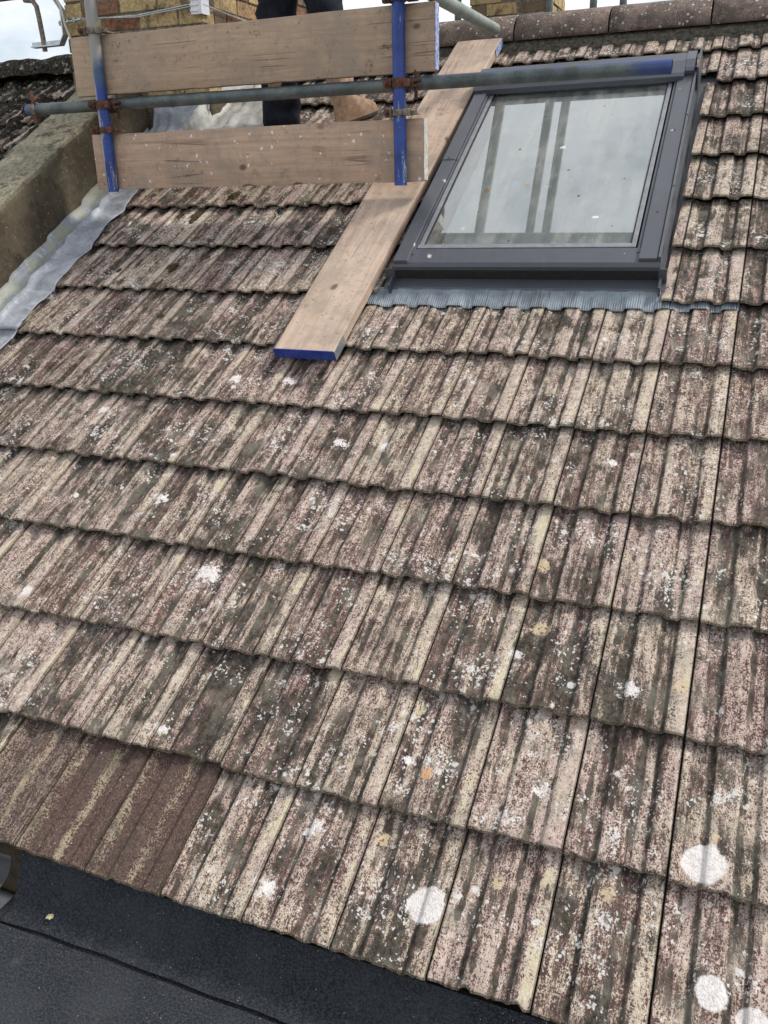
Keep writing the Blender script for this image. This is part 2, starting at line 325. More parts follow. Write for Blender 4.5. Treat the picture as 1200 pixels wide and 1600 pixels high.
def brick_mat():
    s = M('stock_brick'); P = s.obj; r = s.sep(s.attr('tile_rand', 'Vector')); f = s.noise(P, 50, 4, .7); g = s.noise(P, 250, 2, .7)
    yel = s.mix(s.step(f, .35, .65), (.34, .24, .11), (.60, .46, .24)); red = s.mix(s.step(f, .35, .65), (.15, .065, .038), (.32, .15, .085)); brn = s.mix(f, (.12, .08, .05), (.28, .20, .13))
    c = s.mix(s.step(r[0], .28, .34), brn, red); c = s.mix(s.step(r[0], .42, .48), c, yel)
    so_ = s.step(s.math('ADD', s.noise(P, 7, 4, .65), s.math('MULTIPLY', s.math('SUBTRACT', f, .5), .4)), .54, .64)
    c = s.mix(s.math('MULTIPLY', so_, .75), c, (.05, .045, .035))
    c = s.mix(s.math('MULTIPLY', s.step(g, .55, .7), .25), c, (.55, .5, .4))
    return s.fin(c, .95, 0, s.bump(s.math('ADD', f, s.math('MULTIPLY', g, .4)), .9, .006), .2)
BRICK = brick_mat(); MORTAR = simple('old_lime_mortar', (.10, .09, .07), (.30, .27, .21), 40, .95, 0, .9, .008, .2)

def ridge_mat():
    s = M('ridge_tile_concrete'); P = s.obj; gr = s.noise(P, 260, 2, .7); f = s.noise(P, 40, 4, .7)
    c = s.mix(s.step(gr, .36, .64), (.10, .066, .056), (.33, .26, .22))
    c = s.mix(s.math('MULTIPLY', s.step(s.math('ADD', s.noise(P, 11, 5, .75), s.math('MULTIPLY', s.math('SUBTRACT', gr, .5), .4)), .46, .60), .65), c, (.08, .072, .056))
    c = s.mix(s.math('MULTIPLY', s.step(f, .56, .68), .5), c, (.36, .30, .20))
    v = s.vor(P, 60); q = s.sep(s.vor(P, 60, out='Color'))[0]; r = s.math('MULTIPLY', s.math('POWER', q, 3), .45)
    c = s.mix(s.math('MULTIPLY', s.step(v, r, s.math('SUBTRACT', r, .1)), .8), c, (.62, .60, .55))
    return s.fin(c, .93, 0, s.bump(s.math('ADD', gr, f), .7, .004), .25)
RIDGE = ridge_mat(); BED = simple('grey_mortar_bedding', (.035, .033, .026), (.13, .12, .09), 55, .95, 0, .9, .006, .2)

def glass_mat():
    s = M('window_glass'); P = s.obj
    t = s.t; gl = t.nodes.new('ShaderNodeBsdfGlossy'); gl.inputs['Roughness'].default_value = .02; gl.inputs['Color'].default_value = (.93, .96, .97, 1)
    tr = t.nodes.new('ShaderNodeBsdfTransparent'); tr.inputs['Color'].default_value = (.92, .96, .93, 1)
    df = t.nodes.new('ShaderNodeBsdfDiffuse')
    fr = t.nodes.new('ShaderNodeFresnel'); fr.inputs['IOR'].default_value = 1.5
    m1 = t.nodes.new('ShaderNodeMixShader'); m2 = t.nodes.new('ShaderNodeMixShader')
    s.set(m1.inputs[0], s.math('ADD', s.math('MULTIPLY', fr.outputs[0], 1.2), 0.23, clamp=True))
    t.links.new(tr.outputs[0], m1.inputs[1]); t.links.new(gl.outputs[0], m1.inputs[2])
    # dust film running down the pane, specks, droppings
    dust = s.math('ADD', .07, s.math('MULTIPLY', s.step(s.math('ADD', s.math('MULTIPLY', s.noise(s.mapping(P, (16, 2.2, 1)), 1, 5, .65), .6), s.math('MULTIPLY', s.noise(P, 7, 5, .7), .4)), .40, .66), .25))
    v = s.vor(P, 26); q = s.sep(s.vor(P, 26, out='Color'))[0]; r = s.math('MULTIPLY', s.math('POWER', q, 5), .17)
    sp = s.step(v, r, s.math('SUBTRACT', r, .03))
    v2 = s.vor(s.mapping(P, (1, .7, 1)), 9); q2 = s.sep(s.vor(s.mapping(P, (1, .7, 1)), 9, out='Color'))[1]; r2 = s.math('MULTIPLY', s.math('POWER', q2, 4), .10)
    sp2 = s.step(s.math('ADD', v2, s.math('MULTIPLY', s.math('SUBTRACT', s.noise(P, 90, 3), .5), .12)), r2, s.math('SUBTRACT', r2, .03))
    dc = s.mix(sp, (.60, .60, .56), (.07, .06, .05)); dc = s.mix(sp2, dc, (.30, .22, .13))
    mk = None
    for (x, y, r, cc, st) in ((.262, 2.655, .013, (.20, .13, .07), 1.6), (.50, 2.95, .012, (.72, .74, .72), 1.0), (.235, 2.40, .012, (.62, .60, .50), 1.0), (.70, 2.46, .012, (.75, .76, .74), .6), (.415, 2.68, .010, (.42, .24, .10), 1.2), (.55, 2.78, .008, (.10, .08, .05), .6), (.33, 2.95, .007, (.15, .10, .07), 1), (.62, 2.60, .006, (.1, .08, .06), 1)):
        wn = s.noise(P, 80, 3, .7); q_ = s.comb(s.math('SUBTRACT', s.sep(P)[0], x), s.math('DIVIDE', s.math('SUBTRACT', s.sep(P)[1], y), st), 0)
        d = s.math('ADD', s.math('DIVIDE', s.vmath('LENGTH', q_, (0, 0, 0)), r), s.math('MULTIPLY', s.math('SUBTRACT', wn, .5), 3.0))
        k_ = s.step(d, .95, .7); dc = s.mix(k_, dc, cc); mk = k_ if mk is None else s.math('MAXIMUM', mk, k_)
    sp = s.math('MAXIMUM', sp, mk)
    s.set(df.inputs['Color'], dc)
    s.set(m2.inputs[0], s.math('MAXIMUM', dust, s.math('MULTIPLY', s.math('MAXIMUM', sp, sp2), .8)))
    t.links.new(m1.outputs[0], m2.inputs[1]); t.links.new(df.outputs[0], m2.inputs[2]); t.links.new(m2.outputs[0], s.out.inputs[0])
    return s.m
GLASS = glass_mat()

def speck_alu():
    s = M('grey_cladding_with_droppings'); P = s.obj; n = s.noise(P, 9, 4, .6)
    c = s.mix(n, (.066, .071, .084), (.100, .106, .122))
    c = s.mix(s.math('MULTIPLY', s.step(s.noise(s.mapping(P, (30, 6, 10)), 1, 4, .7), .55, .75), .35), c, (.15, .15, .155))
    v = s.vor(P, 30); q = s.sep(s.vor(P, 30, out='Color'))[0]; r = s.math('MULTIPLY', s.math('POWER', q, 8), .14)
    c = s.mix(s.step(v, r, s.math('SUBTRACT', r, .03)), c, (.55, .55, .53))
    for (x, y, r) in ((.098, 2.272, .011), (.088, 2.70, .008), (.905, 3.0, .006), (.16, 2.215, .010)):
        wn = s.noise(P, 90, 3, .7); d = s.math('DIVIDE', s.vmath('DISTANCE', s.comb(s.sep(P)[0], s.sep(P)[1], 0), (x, y, 0)), r)
        d = s.math('ADD', d, s.math('MULTIPLY', s.math('SUBTRACT', wn, .5), 3.2)); c = s.mix(s.math('MULTIPLY', s.step(d, .95, .75), .8), c, (.62, .62, .60))
    return s.fin(c, .42, .15, s.bump(n, .04, .002))
CLAD = speck_alu()
def apron_mat():
    s = M('crimped_blue_grey_apron'); P = s.obj; n = s.noise(P, 12, 4, .7); st = s.noise(s.mapping(P, (60, 4, 4)), 1, 3, .6)
    c = s.mix(s.step(n, .3, .7), (.17, .20, .225), (.30, .345, .38)); c = s.mix(s.math('MULTIPLY', s.step(st, .54, .66), .6), c, (.09, .092, .095))
    return s.fin(c, .6, .15)
APRON = apron_mat()

# ------------------------------------------------------------------ object helpers
def tag(o, label=None, cat=None, group=None, kind=None):
    if label: o['label'] = label
    if cat: o['category'] = cat
    if group: o['group'] = group
    if kind: o['kind'] = kind
    return o
def empty(name, loc=(0, 0, 0), rot=(0, 0, 0)):
    o = bpy.data.objects.new(name, None); C.objects.link(o); o.location = loc; o.rotation_euler = rot; return o
def mesh_obj(name, verts, faces, mat, parent=None, smooth=False, loc=(0, 0, 0), rot=(0, 0, 0)):
    me = bpy.data.meshes.new(name); me.from_pydata([tuple(v) for v in verts], [], faces); me.update()
    if mat: me.materials.append(mat)
    if smooth: me.polygons.foreach_set('use_smooth', [True] * len(me.polygons))
    o = bpy.data.objects.new(name, me); C.objects.link(o); o.parent = parent; o.location = loc; o.rotation_euler = rot
    return o
class MB:
    def __init__(s): s.v = []; s.f = []; s.mi = []; s.cur = 0
    def add(s, vs, fs):
        b = len(s.v); s.v += [tuple(v) for v in vs]; s.f += [tuple(b + i for i in f) for f in fs]; s.mi += [s.cur] * len(fs)
    def box(s, x0, x1, y0, y1, z0, z1, bev=.0):
        if bev <= 0:
            s.add([(x0, y0, z0), (x1, y0, z0), (x1, y1, z0), (x0, y1, z0), (x0, y0, z1), (x1, y0, z1), (x1, y1, z1), (x0, y1, z1)],
                  [(0, 3, 2, 1), (4, 5, 6, 7), (0, 1, 5, 4), (1, 2, 6, 5), (2, 3, 7, 6), (3, 0, 4, 7)]); return
        bm = bmesh.new(); bmesh.ops.create_cube(bm, size=1)
        for v in bm.verts: v.co = Vector((x0 + (v.co.x + .5) * (x1 - x0), y0 + (v.co.y + .5) * (y1 - y0), z0 + (v.co.z + .5) * (z1 - z0)))
        bmesh.ops.bevel(bm, geom=list(bm.edges), offset=bev, segments=2, affect='EDGES', profile=.6)
        bm.verts.index_update(); s.add([v.co[:] for v in bm.verts], [[v.index for v in f.verts] for f in bm.faces]); bm.free()
    def tube(s, p0, p1, r, r2=None, n=24, caps=True, inner=0):
        p0 = Vector(p0); p1 = Vector(p1); d = (p1 - p0).normalized(); a = d.orthogonal().normalized(); b = d.cross(a); r2 = r if r2 is None else r2
        vs = []; 
        for p, rr in ((p0, r), (p1, r2)):
            for i in range(n):
                t = 2 * pi * i / n; vs.append(p + a * cos(t) * rr + b * sin(t) * rr)
        fs = [(i, (i + 1) % n, n + (i + 1) % n, n + i) for i in range(n)]
        if inner:
            for p, rr, q in ((p0, inner, 1), (p1, inner, -1)):
                for i in range(n):
                    t = 2 * pi * i / n; vs.append(p + a * cos(t) * rr + b * sin(t) * rr)
            for i in range(n):
                j = (i + 1) % n
                fs += [(i, 2 * n + i, 2 * n + j, j), (n + i, n + j, 3 * n + j, 3 * n + i), (2 * n + i, 3 * n + i, 3 * n + j, 2 * n + j)]
        elif caps: fs += [tuple(range(n - 1, -1, -1)), tuple(range(n, 2 * n))]
        s.add(vs, fs)
    def path(s, pts, r, n=8):
        pts = [Vector(p) for p in pts]; vs = []; k = len(pts); up = None
        for i, p in enumerate(pts):
            d = (pts[min(i + 1, k - 1)] - pts[max(i - 1, 0)]).normalized()
            if up is None: up = d.orthogonal().normalized()
            a = (up - d * up.dot(d)).normalized(); up = a; b = d.cross(a)
            rr = r[i] if isinstance(r, (list, tuple)) else r
            for j in range(n): t = 2 * pi * j / n; vs.append(p + a * cos(t) * rr + b * sin(t) * rr)
        fs = [(i * n + j, i * n + (j + 1) % n, (i + 1) * n + (j + 1) % n, (i + 1) * n + j) for i in range(k - 1) for j in range(n)]
        fs += [tuple(range(n - 1, -1, -1)), tuple(range((k - 1) * n, k * n))]
        s.add(vs, fs)
    def prism(s, prof, x0, x1, axis=0):
        """extrude a closed outline (list of 2-D points) along axis"""
        n = len(prof)
        def pt(x, p): return (x, p[0], p[1]) if axis == 0 else ((p[0], x, p[1]) if axis == 1 else (p[0], p[1], x))
        s.add([pt(x0, p) for p in prof] + [pt(x1, p) for p in prof], [(i, (i + 1) % n, n + (i + 1) % n, n + i) for i in range(n)] + [tuple(range(n - 1, -1, -1)), tuple(range(n, 2 * n))])
    def build(s, name, mat, parent=None, smooth=False, loc=(0, 0, 0), rot=(0, 0, 0), auto=None):
        o = mesh_obj(name, s.v, s.f, None, parent, smooth, loc, rot)
        for m in (mat if isinstance(mat, (list, tuple)) else [mat]): o.data.materials.append(m)
        if max(s.mi) > 0: o.data.polygons.foreach_set('material_index', s.mi)
        bm = bmesh.new(); bm.from_mesh(o.data); bmesh.ops.recalc_face_normals(bm, faces=bm.faces); bm.to_mesh(o.data); bm.free()
        if smooth:
            try: o.data.set_sharp_from_angle(angle=radians(auto or 40))
            except Exception: pass
        return o

# ------------------------------------------------------------------ tile surface
W, G = 0.2, 0.29773
RISE = 0.0125; STEP = 0.0290; THK = 0.0135
PX = np.array([0, .07, .125, .165, .30, .335, .36, .565, .60, .635, .77, .80, .835, .985, 1.0])
PH = np.array([.58, .66, .14, .0, .02, .80, .98, 1.0, .62, .04, .0, .72, .92, .96, .90])
XS = np.unique(np.concatenate([PX, np.linspace(0, 1, 33)]))
def prof(x): return np.interp(x, PX, PH)
class Tiles:
    def __init__(s): s.V = []; s.F = []; s.A = []; s.R = []; s.n = 0
    def tile(s, c, r, u0=None, u1=None, v0=None, rough=1.0, nt_=17, length=None):
        x = XS.copy(); ulo, uhi = c * W, (c + 1) * W
        if u0 is not None and u0 > ulo: x = np.concatenate([[(u0 - ulo) / W], x[x > (u0 - ulo) / W + .004]])
        if u1 is not None and u1 < uhi: x = np.concatenate([x[x < (u1 - ulo) / W - .004], [(u1 - ulo) / W]])
        nx = len(x)
        vf = r * G if v0 is None else v0; vb = (r + 1) * G + .03 if length is None else vf + length
        rnd = rng.random(3)
        dv = rng.normal(0, .0022); dn = rng.normal(0, .0010); tw = rng.normal(0, .0015); sk = rng.normal(0, .0015)
        t = np.concatenate([[0, 0, .0035, .012], np.linspace(.03, vb - vf, nt_)])   # rows: underside lip, lower front, bevel, top...
        u = ulo + .0011 + x * (W - .0038)
        U, T = np.meshgrid(u, t); X, _ = np.meshgrid(x, t); Hh = prof(X) * RISE - RISE
        N = Hh - STEP * (vf - r * G + T) / G + dn + tw * (X - .5)
        V = vf + T + dv + sk * (X - .5)
        P = np.stack([U.ravel() * 90, V.ravel() * 90, np.full(U.size, r * 3.1 + c)], 1)
        e = vnoise(np.stack([u * 75, np.full(nx, r * 7.7), np.full(nx, 1.0)], 1), 3) * .6 + vnoise(np.stack([u * 230, np.full(nx, r * 5.1), np.full(nx, 2.0)], 1), 4) * .4
        N = N + (vnoise(P, 1) * .00055 + vnoise(P * .35, 5) * .0006).reshape(N.shape) * rough
        V[:4] += e * .0030 * rough
        chip = np.clip(vnoise(np.stack([u * 40, np.full(nx, r * 2.3), np.full(nx, 9.0)], 1), 6) - .45, 0, 1) * .012 * rough
        V[1:3] += chip; 
        N[0] -= THK; V[0] += .002; N[1] -= THK * .55; N[2] -= .0016; V[0] += .004
        vs = np.stack([U, V, N], -1).reshape(-1, 3)
        # extra: underside row pushed back, side skirts
        back = vs[:nx].copy(); back[:, 1] += .05; back[:, 2] += .002
        left = np.stack([U[:, 0], V[:, 0], N[:, 0] - THK], 1); right = np.stack([U[:, -1], V[:, -1], N[:, -1] - THK], 1)
        nr = len(t); b = s.n
        fs = [(b + j * nx + i, b + j * nx + i + 1, b + (j + 1) * nx + i + 1, b + (j + 1) * nx + i) for j in range(nr - 1) for i in range(nx - 1)]
        k = b + nr * nx
        fs += [(k + i, k + i + 1, b + i + 1, b + i) for i in range(nx - 1)]
        kl = k + nx; kr = kl + nr
        fs += [(kl + j, b + j * nx, b + (j + 1) * nx, kl + j + 1) for j in range(1, nr - 1)]
        fs += [(b + j * nx + nx - 1, kr + j, kr + j + 1, b + (j + 1) * nx + nx - 1) for j in range(1, nr - 1)]
        s.V.append(np.concatenate([vs, back, left, right])); s.F += fs
        pr = prof(X).ravel(); ax = X.ravel(); fr = np.zeros_like(T); fr[:2] = 1; fr[2] = .35
        z = lambda a, q: np.concatenate([a, np.full(nx, q), np.full(2 * nr, q)])
        cnt = len(s.V[-1]); s.A.append(np.stack([z(pr, .5), z(ax, .5), z(fr.ravel(), 1.0)], 1)); s.R.append(np.tile(rnd, (cnt, 1))); s.n += cnt
    def build(s, name, mat, parent):
        V = np.concatenate(s.V); A = np.concatenate(s.A); R = np.concatenate(s.R)
        me = bpy.data.meshes.new(name); me.from_pydata(V.tolist(), [], s.F); me.materials.append(mat)
        for k, nm in enumerate(('profile', 'across', 'front')):
            at = me.attributes.new(nm, 'FLOAT', 'POINT'); at.data.foreach_set('value', A[:, k].astype(np.float32))
        at = me.attributes.new('tile_rand', 'FLOAT_VECTOR', 'POINT'); at.data.foreach_set('vector', R.astype(np.float32).ravel())
        me.polygons.foreach_set('use_smooth', [True] * len(me.polygons)); me.update()
        try: me.set_sharp_from_angle(angle=radians(38))
        except Exception: pass
        o = bpy.data.objects.new(name, me); C.objects.link(o); o.parent = parent; return o
def surf(u, v):
    """height of the tile tops at (u, v) in roof space"""
    r = np.floor(v / G); return prof((u / W) % 1) * RISE - RISE - STEP * (v / G - r)

ROWS = 14
roof = empty('tiled_roof', (0, 0, 0), (TH, 0, 0))
tag(roof, 'pitched roof of weathered pinkish brown concrete tiles with a grey roof window in it', 'roof')
T = Tiles(); brown = []
WIN_L, WIN_R, HOLE_B, HOLE_T = -.012, .967, 7 * G, 3.655
for r in range(ROWS):
    for c in range(-9, 16):
        kw = {}
        if c * W + W < -1.63: 
            if r > 0: continue
        if c * W + W < -1.50: continue
        if c * W < -1.49: kw['u0'] = -1.50 + random.uniform(-.01, .01)
        if r >= 11 and c * W + W <= -1.38: continue
        if 7 <= r <= 12 and c * W < WIN_R and (c + 1) * W > WIN_L:
            if r == 12:
                if c * W >= 0 and c * W < .95: T.tile(c, r, v0=HOLE_T, length=13 * G + .03 - HOLE_T); continue
            else:
                if c == -1: kw['u1'] = WIN_L - random.uniform(0, .01)
                elif c == 4: kw['u0'] = WIN_R
                else: continue
                if c == -1: T.tile(c, r, **kw); continue
                T.tile(c, r, **kw); continue
        if r == 0 and c in (-2, -1, 0): brown.append(c); continue
        T.tile(c, r, **kw)
cover = T.build('tile_covering', MT_OLD, roof)
cover['label'] = 'interlocking tiles with ribs, dark algae streaks and white lichen spots'
for c in brown:
    B_ = Tiles(); B_.tile(c, 0, rough=.5); o = B_.build('brown_tile', MT_BROWN, roof); o['label'] = 'newer dark brown tile with granular cream streaks at the eave'
# black underlay sheet, added below to block light through the tile gaps
u_ = MB(); u_.box(-1.69, .0, .015, 4.15, -.075, -.05); u_.box(.97, 3.2, .015, 4.15, -.075, -.05); u_.box(0, .97, .015, 2.2, -.075, -.05); u_.box(0, .97, 3.55, 4.15, -.075, -.05)
u_.build('light_blocking_underlay', RUBBER, roof)
# far slope beyond the ridge
fs_ = MB(); a = Vector((0, 4.17, 0)); q = 2 * TH
fs_.add([(-1.69, 4.17, -.03), (3.2, 4.17, -.03), (3.2, 4.17 + 4 * cos(q), -.03 - 4 * sin(q)), (-1.69, 4.17 + 4 * cos(q), -.03 - 4 * sin(q))], [(0, 1, 2, 3)])
fs_.build('rear_slope', MT_MOSS, roof)
# ridge tiles with bedding
def ridge(u0, u1, i):
    n = 18; R0 = .118; vs = []; mb = MB()
    A = []
    for k in range(7):
        u = u0 + .004 + (u1 - u0 - .008) * k / 6
        for j in range(n + 1):
            t = -radians(12) + (pi + 2 * radians(12)) * j / n
            # in roof space the ridge is turned by the pitch: build in world-up then rotate back
            y = cos(t) * R0 * 1.12; z = sin(t) * R0 * .90 - .015
            yy = y * cos(TH) + z * sin(TH); zz = -y * sin(TH) + z * cos(TH)
            wob = random.uniform(-.0012, .0012)
            vs.append((u, 4.172 + yy * (1 + wob * 8), zz - .012 + wob))
    fs = [(k * (n + 1) + j, (k + 1) * (n + 1) + j, (k + 1) * (n + 1) + j + 1, k * (n + 1) + j + 1) for k in range(6) for j in range(n)]
    o = mesh_obj('ridge_tile', vs, fs, RIDGE, roof, True)
    o.modifiers.new('solid', 'SOLIDIFY').thickness = -.013
    return o
ru = -1.34
k = 0
for (a0, a1) in ((-1.30, -.86), (-.86, -.41), (-.41, .035), (.035, .485), (.485, .935), (.935, 1.385), (1.385, 1.835), (1.835, 2.285), (2.285, 2.735), (2.735, 3.19)):
    ridge(a0, a1, k); k += 1
# mortar bedding following the ribs
us = np.arange(-1.32, 3.19, .008); vs = []
for u in us:
    h = float(surf(u, 3.99)); e = .006 * float(vnoise(np.array([[u * 40, 1., 2.]]), 8)[0])
    vs += [(u, 3.992 + e, h - .004), (u, 3.998 + e, h + .012 - float(prof((u / W) % 1)) * .006), (u, 4.05, .008), (u, 4.16, .02)]
fs = [(4 * i + j, 4 * i + 4 + j, 4 * i + 5 + j, 4 * i + 1 + j) for i in range(len(us) - 1) for j in range(3)]
mesh_obj('mortar_bedding', vs, fs, BED, roof, True)

# lead valley sheet beside the party wall (in roof space)
def lead_sheet(name, u0, u1, v0, v1, mat, parent, lift=.004, wave=.006, follow=1.0, upturn=0.0, edge=.0, nu=26, nv=None, seed=0):
    nv = nv or int((v1 - v0) / .02) + 2; vs = []
    for j in range(nv):
        v = v0 + (v1 - v0) * j / (nv - 1)
        rr = (v / G) % 1
        e = edge * (math.sin(v / G * 2 * pi + 1.2) * .7 + .5 * float(vnoise(np.array([[v * 9, seed, .3]]), 9)[0]))
        for i in range(nu):
            f = i / (nu - 1); u = u0 + (u1 + e - u0) * f
            nn = wave * float(vnoise(np.array([[u * 14, v * 9, seed]]), 11)[0]) + wave * .5 * float(vnoise(np.array([[u * 40, v * 30, seed]]), 12)[0])
            sm = -RISE * .55 - STEP * (rr if rr < .92 else (1 - rr) / .08 * .92)
            n = (sm * follow + lift + abs(wave) * .6 + nn) 
            n += .022 * math.exp(-((f - .42) / .06) ** 2) * (1 if edge else 0)     # standing fold
            if upturn and f < .12: n += upturn * (1 - f / .12) ** 1.5
            vs.append((u, v, n))
    fs = [(j * nu + i, j * nu + i + 1, (j + 1) * nu + i + 1, (j + 1) * nu + i) for j in range(nv - 1) for i in range(nu - 1)]
    o = mesh_obj(name, vs, fs, mat, parent, True); o.modifiers.new('solid', 'SOLIDIFY').thickness = .002; return o
lead_sheet('lead_flashing', -1.688, -1.468, 1.78, 3.33, LEAD, roof, .006, .0055, .6, .035, .011, seed=2)['label'] = 'long crumpled lead sheet along the foot of the parapet wall'
lead_sheet('lead_flashing', -1.688, -1.472, .2, 1.83, LEAD, roof, .002, .005, .6, .035, .010, seed=6)['label'] = 'lower lead sheet lapped under the long one'

# ------------------------------------------------------------------ roof window
fr = MB()
FU0, FU1, FV0, FV1 = .034, .950, 2.165, 3.575
fr.prism([(FV0, -.02), (FV0, .052), (FV0 + .012, .062), (2.255, .064), (2.255, .03), (2.262, -.02)], FU0, FU1)            # bottom rail
fr.box(FU0, FU0 + .066, 2.262, FV1, -.06, .048); fr.box(FU1 - .066, FU1, 2.262, FV1, -.06, .048); fr.box(FU0 + .066, FU1 - .066, 3.47, FV1, -.06, .048)
rw = fr.build('roof_window', CLAD, roof); rw['label'] = 'pivot roof window clad in slate grey metal with a dusty pane'
def cap(u0, u1, v0, v1, n0, n1, name='side_cover', mat=CLAD):
    m = MB(); m.box(u0, u1, v0, v1, n0, n1, .004); return m
# side covers, the left one in two lapped lengths
for (a, b, v0, v1, dn) in ((.036, .090, 2.172, 2.86, .0), (.036, .090, 2.85, 3.50, .003)):
    m = cap(a, b, v0, v1, .049, .074 + dn); m.build('side_cover', CLAD, rw); m = MB(); m.box(b + .002, b + .008, v0 + .05 if v0 < 2.5 else v0 + .012, v1, .049, .066 + dn); m.build('glazing_strip', GREYALU, rw)
m = cap(.880, .940, 2.182, 3.46, .049, .074); m.build('side_cover', CLAD, rw); m = MB(); m.box(.9425, .951, 2.182, 3.50, .02, .080); m.build('cover_rim', GREYALU, rw); m = MB(); m.box(.870, .8775, 2.23, 3.46, .049, .066); m.build('glazing_strip', GREYALU, rw)
# top hood
m = MB(); m.prism([(3.405, .066), (3.405, .088), (3.42, .096), (3.50, .108), (3.585, .100), (3.60, .05), (3.60, .0), (3.47, .0), (3.47, .066)], .030, .905); m.build('top_cover', CLAD, rw)
m = MB(); m.prism([(3.44, .076), (3.44, .092), (3.455, .100), (3.50, .112), (3.589, .104), (3.603, .05), (3.603, .0), (3.512, .0), (3.512, .076)], .906, .9415); m.box(.9405, .953, 3.47, 3.485, .03, .09); m.build('hinge_box', GREYALU, rw); m = MB(); m.box(.9535, .960, 3.42, 3.61, .0, .112)
m.build('hinge_plate', GREYALU, rw)
for (x, y, z) in ((.063, 2.86, .0772), (.063, 3.40, .0772), (.91, 3.0, .0745), (.91, 2.45, .0745), (.947, 2.60, .0802), (.947, 3.10, .0802)):
    m = MB(); m.tube((x, y, z - .001), (x, y, z + .0012), .0034, n=10); m.build('screw', RUBBER, rw)
# sash
SU0, SU1, SV0, SV1 = .100, .862, 2.262, 3.455
for bx in ((SU0, SU0 + .016, SV0 + .024, SV1, .02, .060), (SU1 - .016, SU1, SV0 + .024, SV1, .02, .060), (SU0, SU1, SV0, SV0 + .022, .02, .064), (SU0 + .017, SU1 - .017, SV1 - .02, SV1, .02, .060)):
    m = MB(); m.box(*bx, .002); m.build('sash_profile', GREYSASH, rw)
for bx in ((SU0 + .017, SU0 + .021, SV0 + .024, SV1 - .02, .02, .056), (SU1 - .021, SU1 - .017, SV0 + .024, SV1 - .02, .02, .056), (SU0 + .022, SU1 - .022, SV0 + .0225, SV0 + .027, .02, .058), (.0925, .0985, 2.27, 3.47, .0, .045), (.8635, .8695, 2.27, 3.47, .0, .045)):
    m = MB(); m.box(*bx); m.build('gasket', RUBBER, rw)
m = MB(); m.add([(SU0 + .0212, SV0 + .0272, .052), (SU1 - .0212, SV0 + .0272, .052), (SU1 - .0212, SV1 - .0202, .052), (SU0 + .0212, SV1 - .0202, .052)], [(0, 1, 2, 3)]); gp = m.build('glass_pane', GLASS, rw)
if gp.data.polygons[0].normal.z < 0: gp.data.flip_normals()
# white blind behind the pane and the plastered reveal round it
m = MB(); m.box(.165, .850, 2.295, 3.42, .026, .029); m.build('blind', BLIND, rw)
for bx in ((.084, .104, 2.24, 3.50, -.45, .018), (.860, .88, 2.24, 3.50, -.45, .018), (.1045, .8595, 3.45, 3.468, -.45, .018), (.1045, .8595, 2.262, 2.28, -.45, .018), (.1045, .8595, 2.28, 3.45, -.45, -.43)):
    m = MB(); m.box(*bx); m.build('reveal_lining', PLASTER, rw)
# flashing: side gutters, front sheet, crimped apron
m = MB(); m.prism([(.951, .02), (.958, .02), (.958, -.044), (1.02, -.044), (1.02, -.047), (.951, -.047)], 2.10, 3.66, 1); m.build('side_flashing', DARKALU, rw)
m = MB(); m.prism([(.033, .02), (.026, .02), (.026, -.044), (-.03, -.044), (-.03, -.047), (.033, -.047)], 2.10, 3.66, 1); m.build('side_flashing', DARKALU, rw)
m = MB(); m.box(-.03, 1.03, 3.604, 3.72, -.060, -.048); m.build('top_flashing', DARKALU, rw)
m = MB(); m.prism([(2.118, -.0095), (2.122, -.006), (2.160, -.004), (2.1635, .045), (2.168, .045), (2.168, -.010), (2.13, -.013)], .0, .972); m.build('front_flashing', CLAD, rw)
m = MB(); m.box(.04, .945, 2.1592, 2.1630, .006, .040); m.build('painted_shadow_gap', RUBBER, rw)  # black strip standing in for the shade of a gap
us = np.arange(-.05, 1.20, .0019); rowsv = [2.044, 2.052, 2.070, 2.088, 2.106, 2.120, 2.126]; vs = []
for i, u in enumerate(us):
    h = float(prof(((u + .01) / W) % 1)) * RISE - RISE
    crimp = .0016 * (1 if (i // 2) % 2 else -1) * (1 if i % 2 == 0 else .8)
    wav = 0
    for j, v in enumerate(rowsv):
        f = j / (len(rowsv) - 1)
        base = (h * .75 - .002 - STEP * (2.05 - 6 * G) / G + .009) * (1 - f) + (-.006) * f
        if u > .968: base = h - .0200 - .03 * (v - 2.044)
        vs.append((u, v + (.012 if (u > .968 and j == 0) else .0) - .004 * (prof(((u + .01) / W) % 1) < .5) * (1 if j < 2 else 0), base + crimp * (1 - f * .5)))
n_ = len(rowsv); fs = [(i * n_ + j, (i + 1) * n_ + j, (i + 1) * n_ + j + 1, i * n_ + j + 1) for i in range(len(us) - 1) for j in range(n_ - 1)]
mesh_obj('crimped_apron', vs, fs, APRON, rw)

rw.rotation_euler = (0, 0, .0155); _pv = Vector((.49, 2.16, 0)); rw.location = _pv - Matrix.Rotation(.0155, 3, 'Z') @ _pv      # the window sits a little out of true
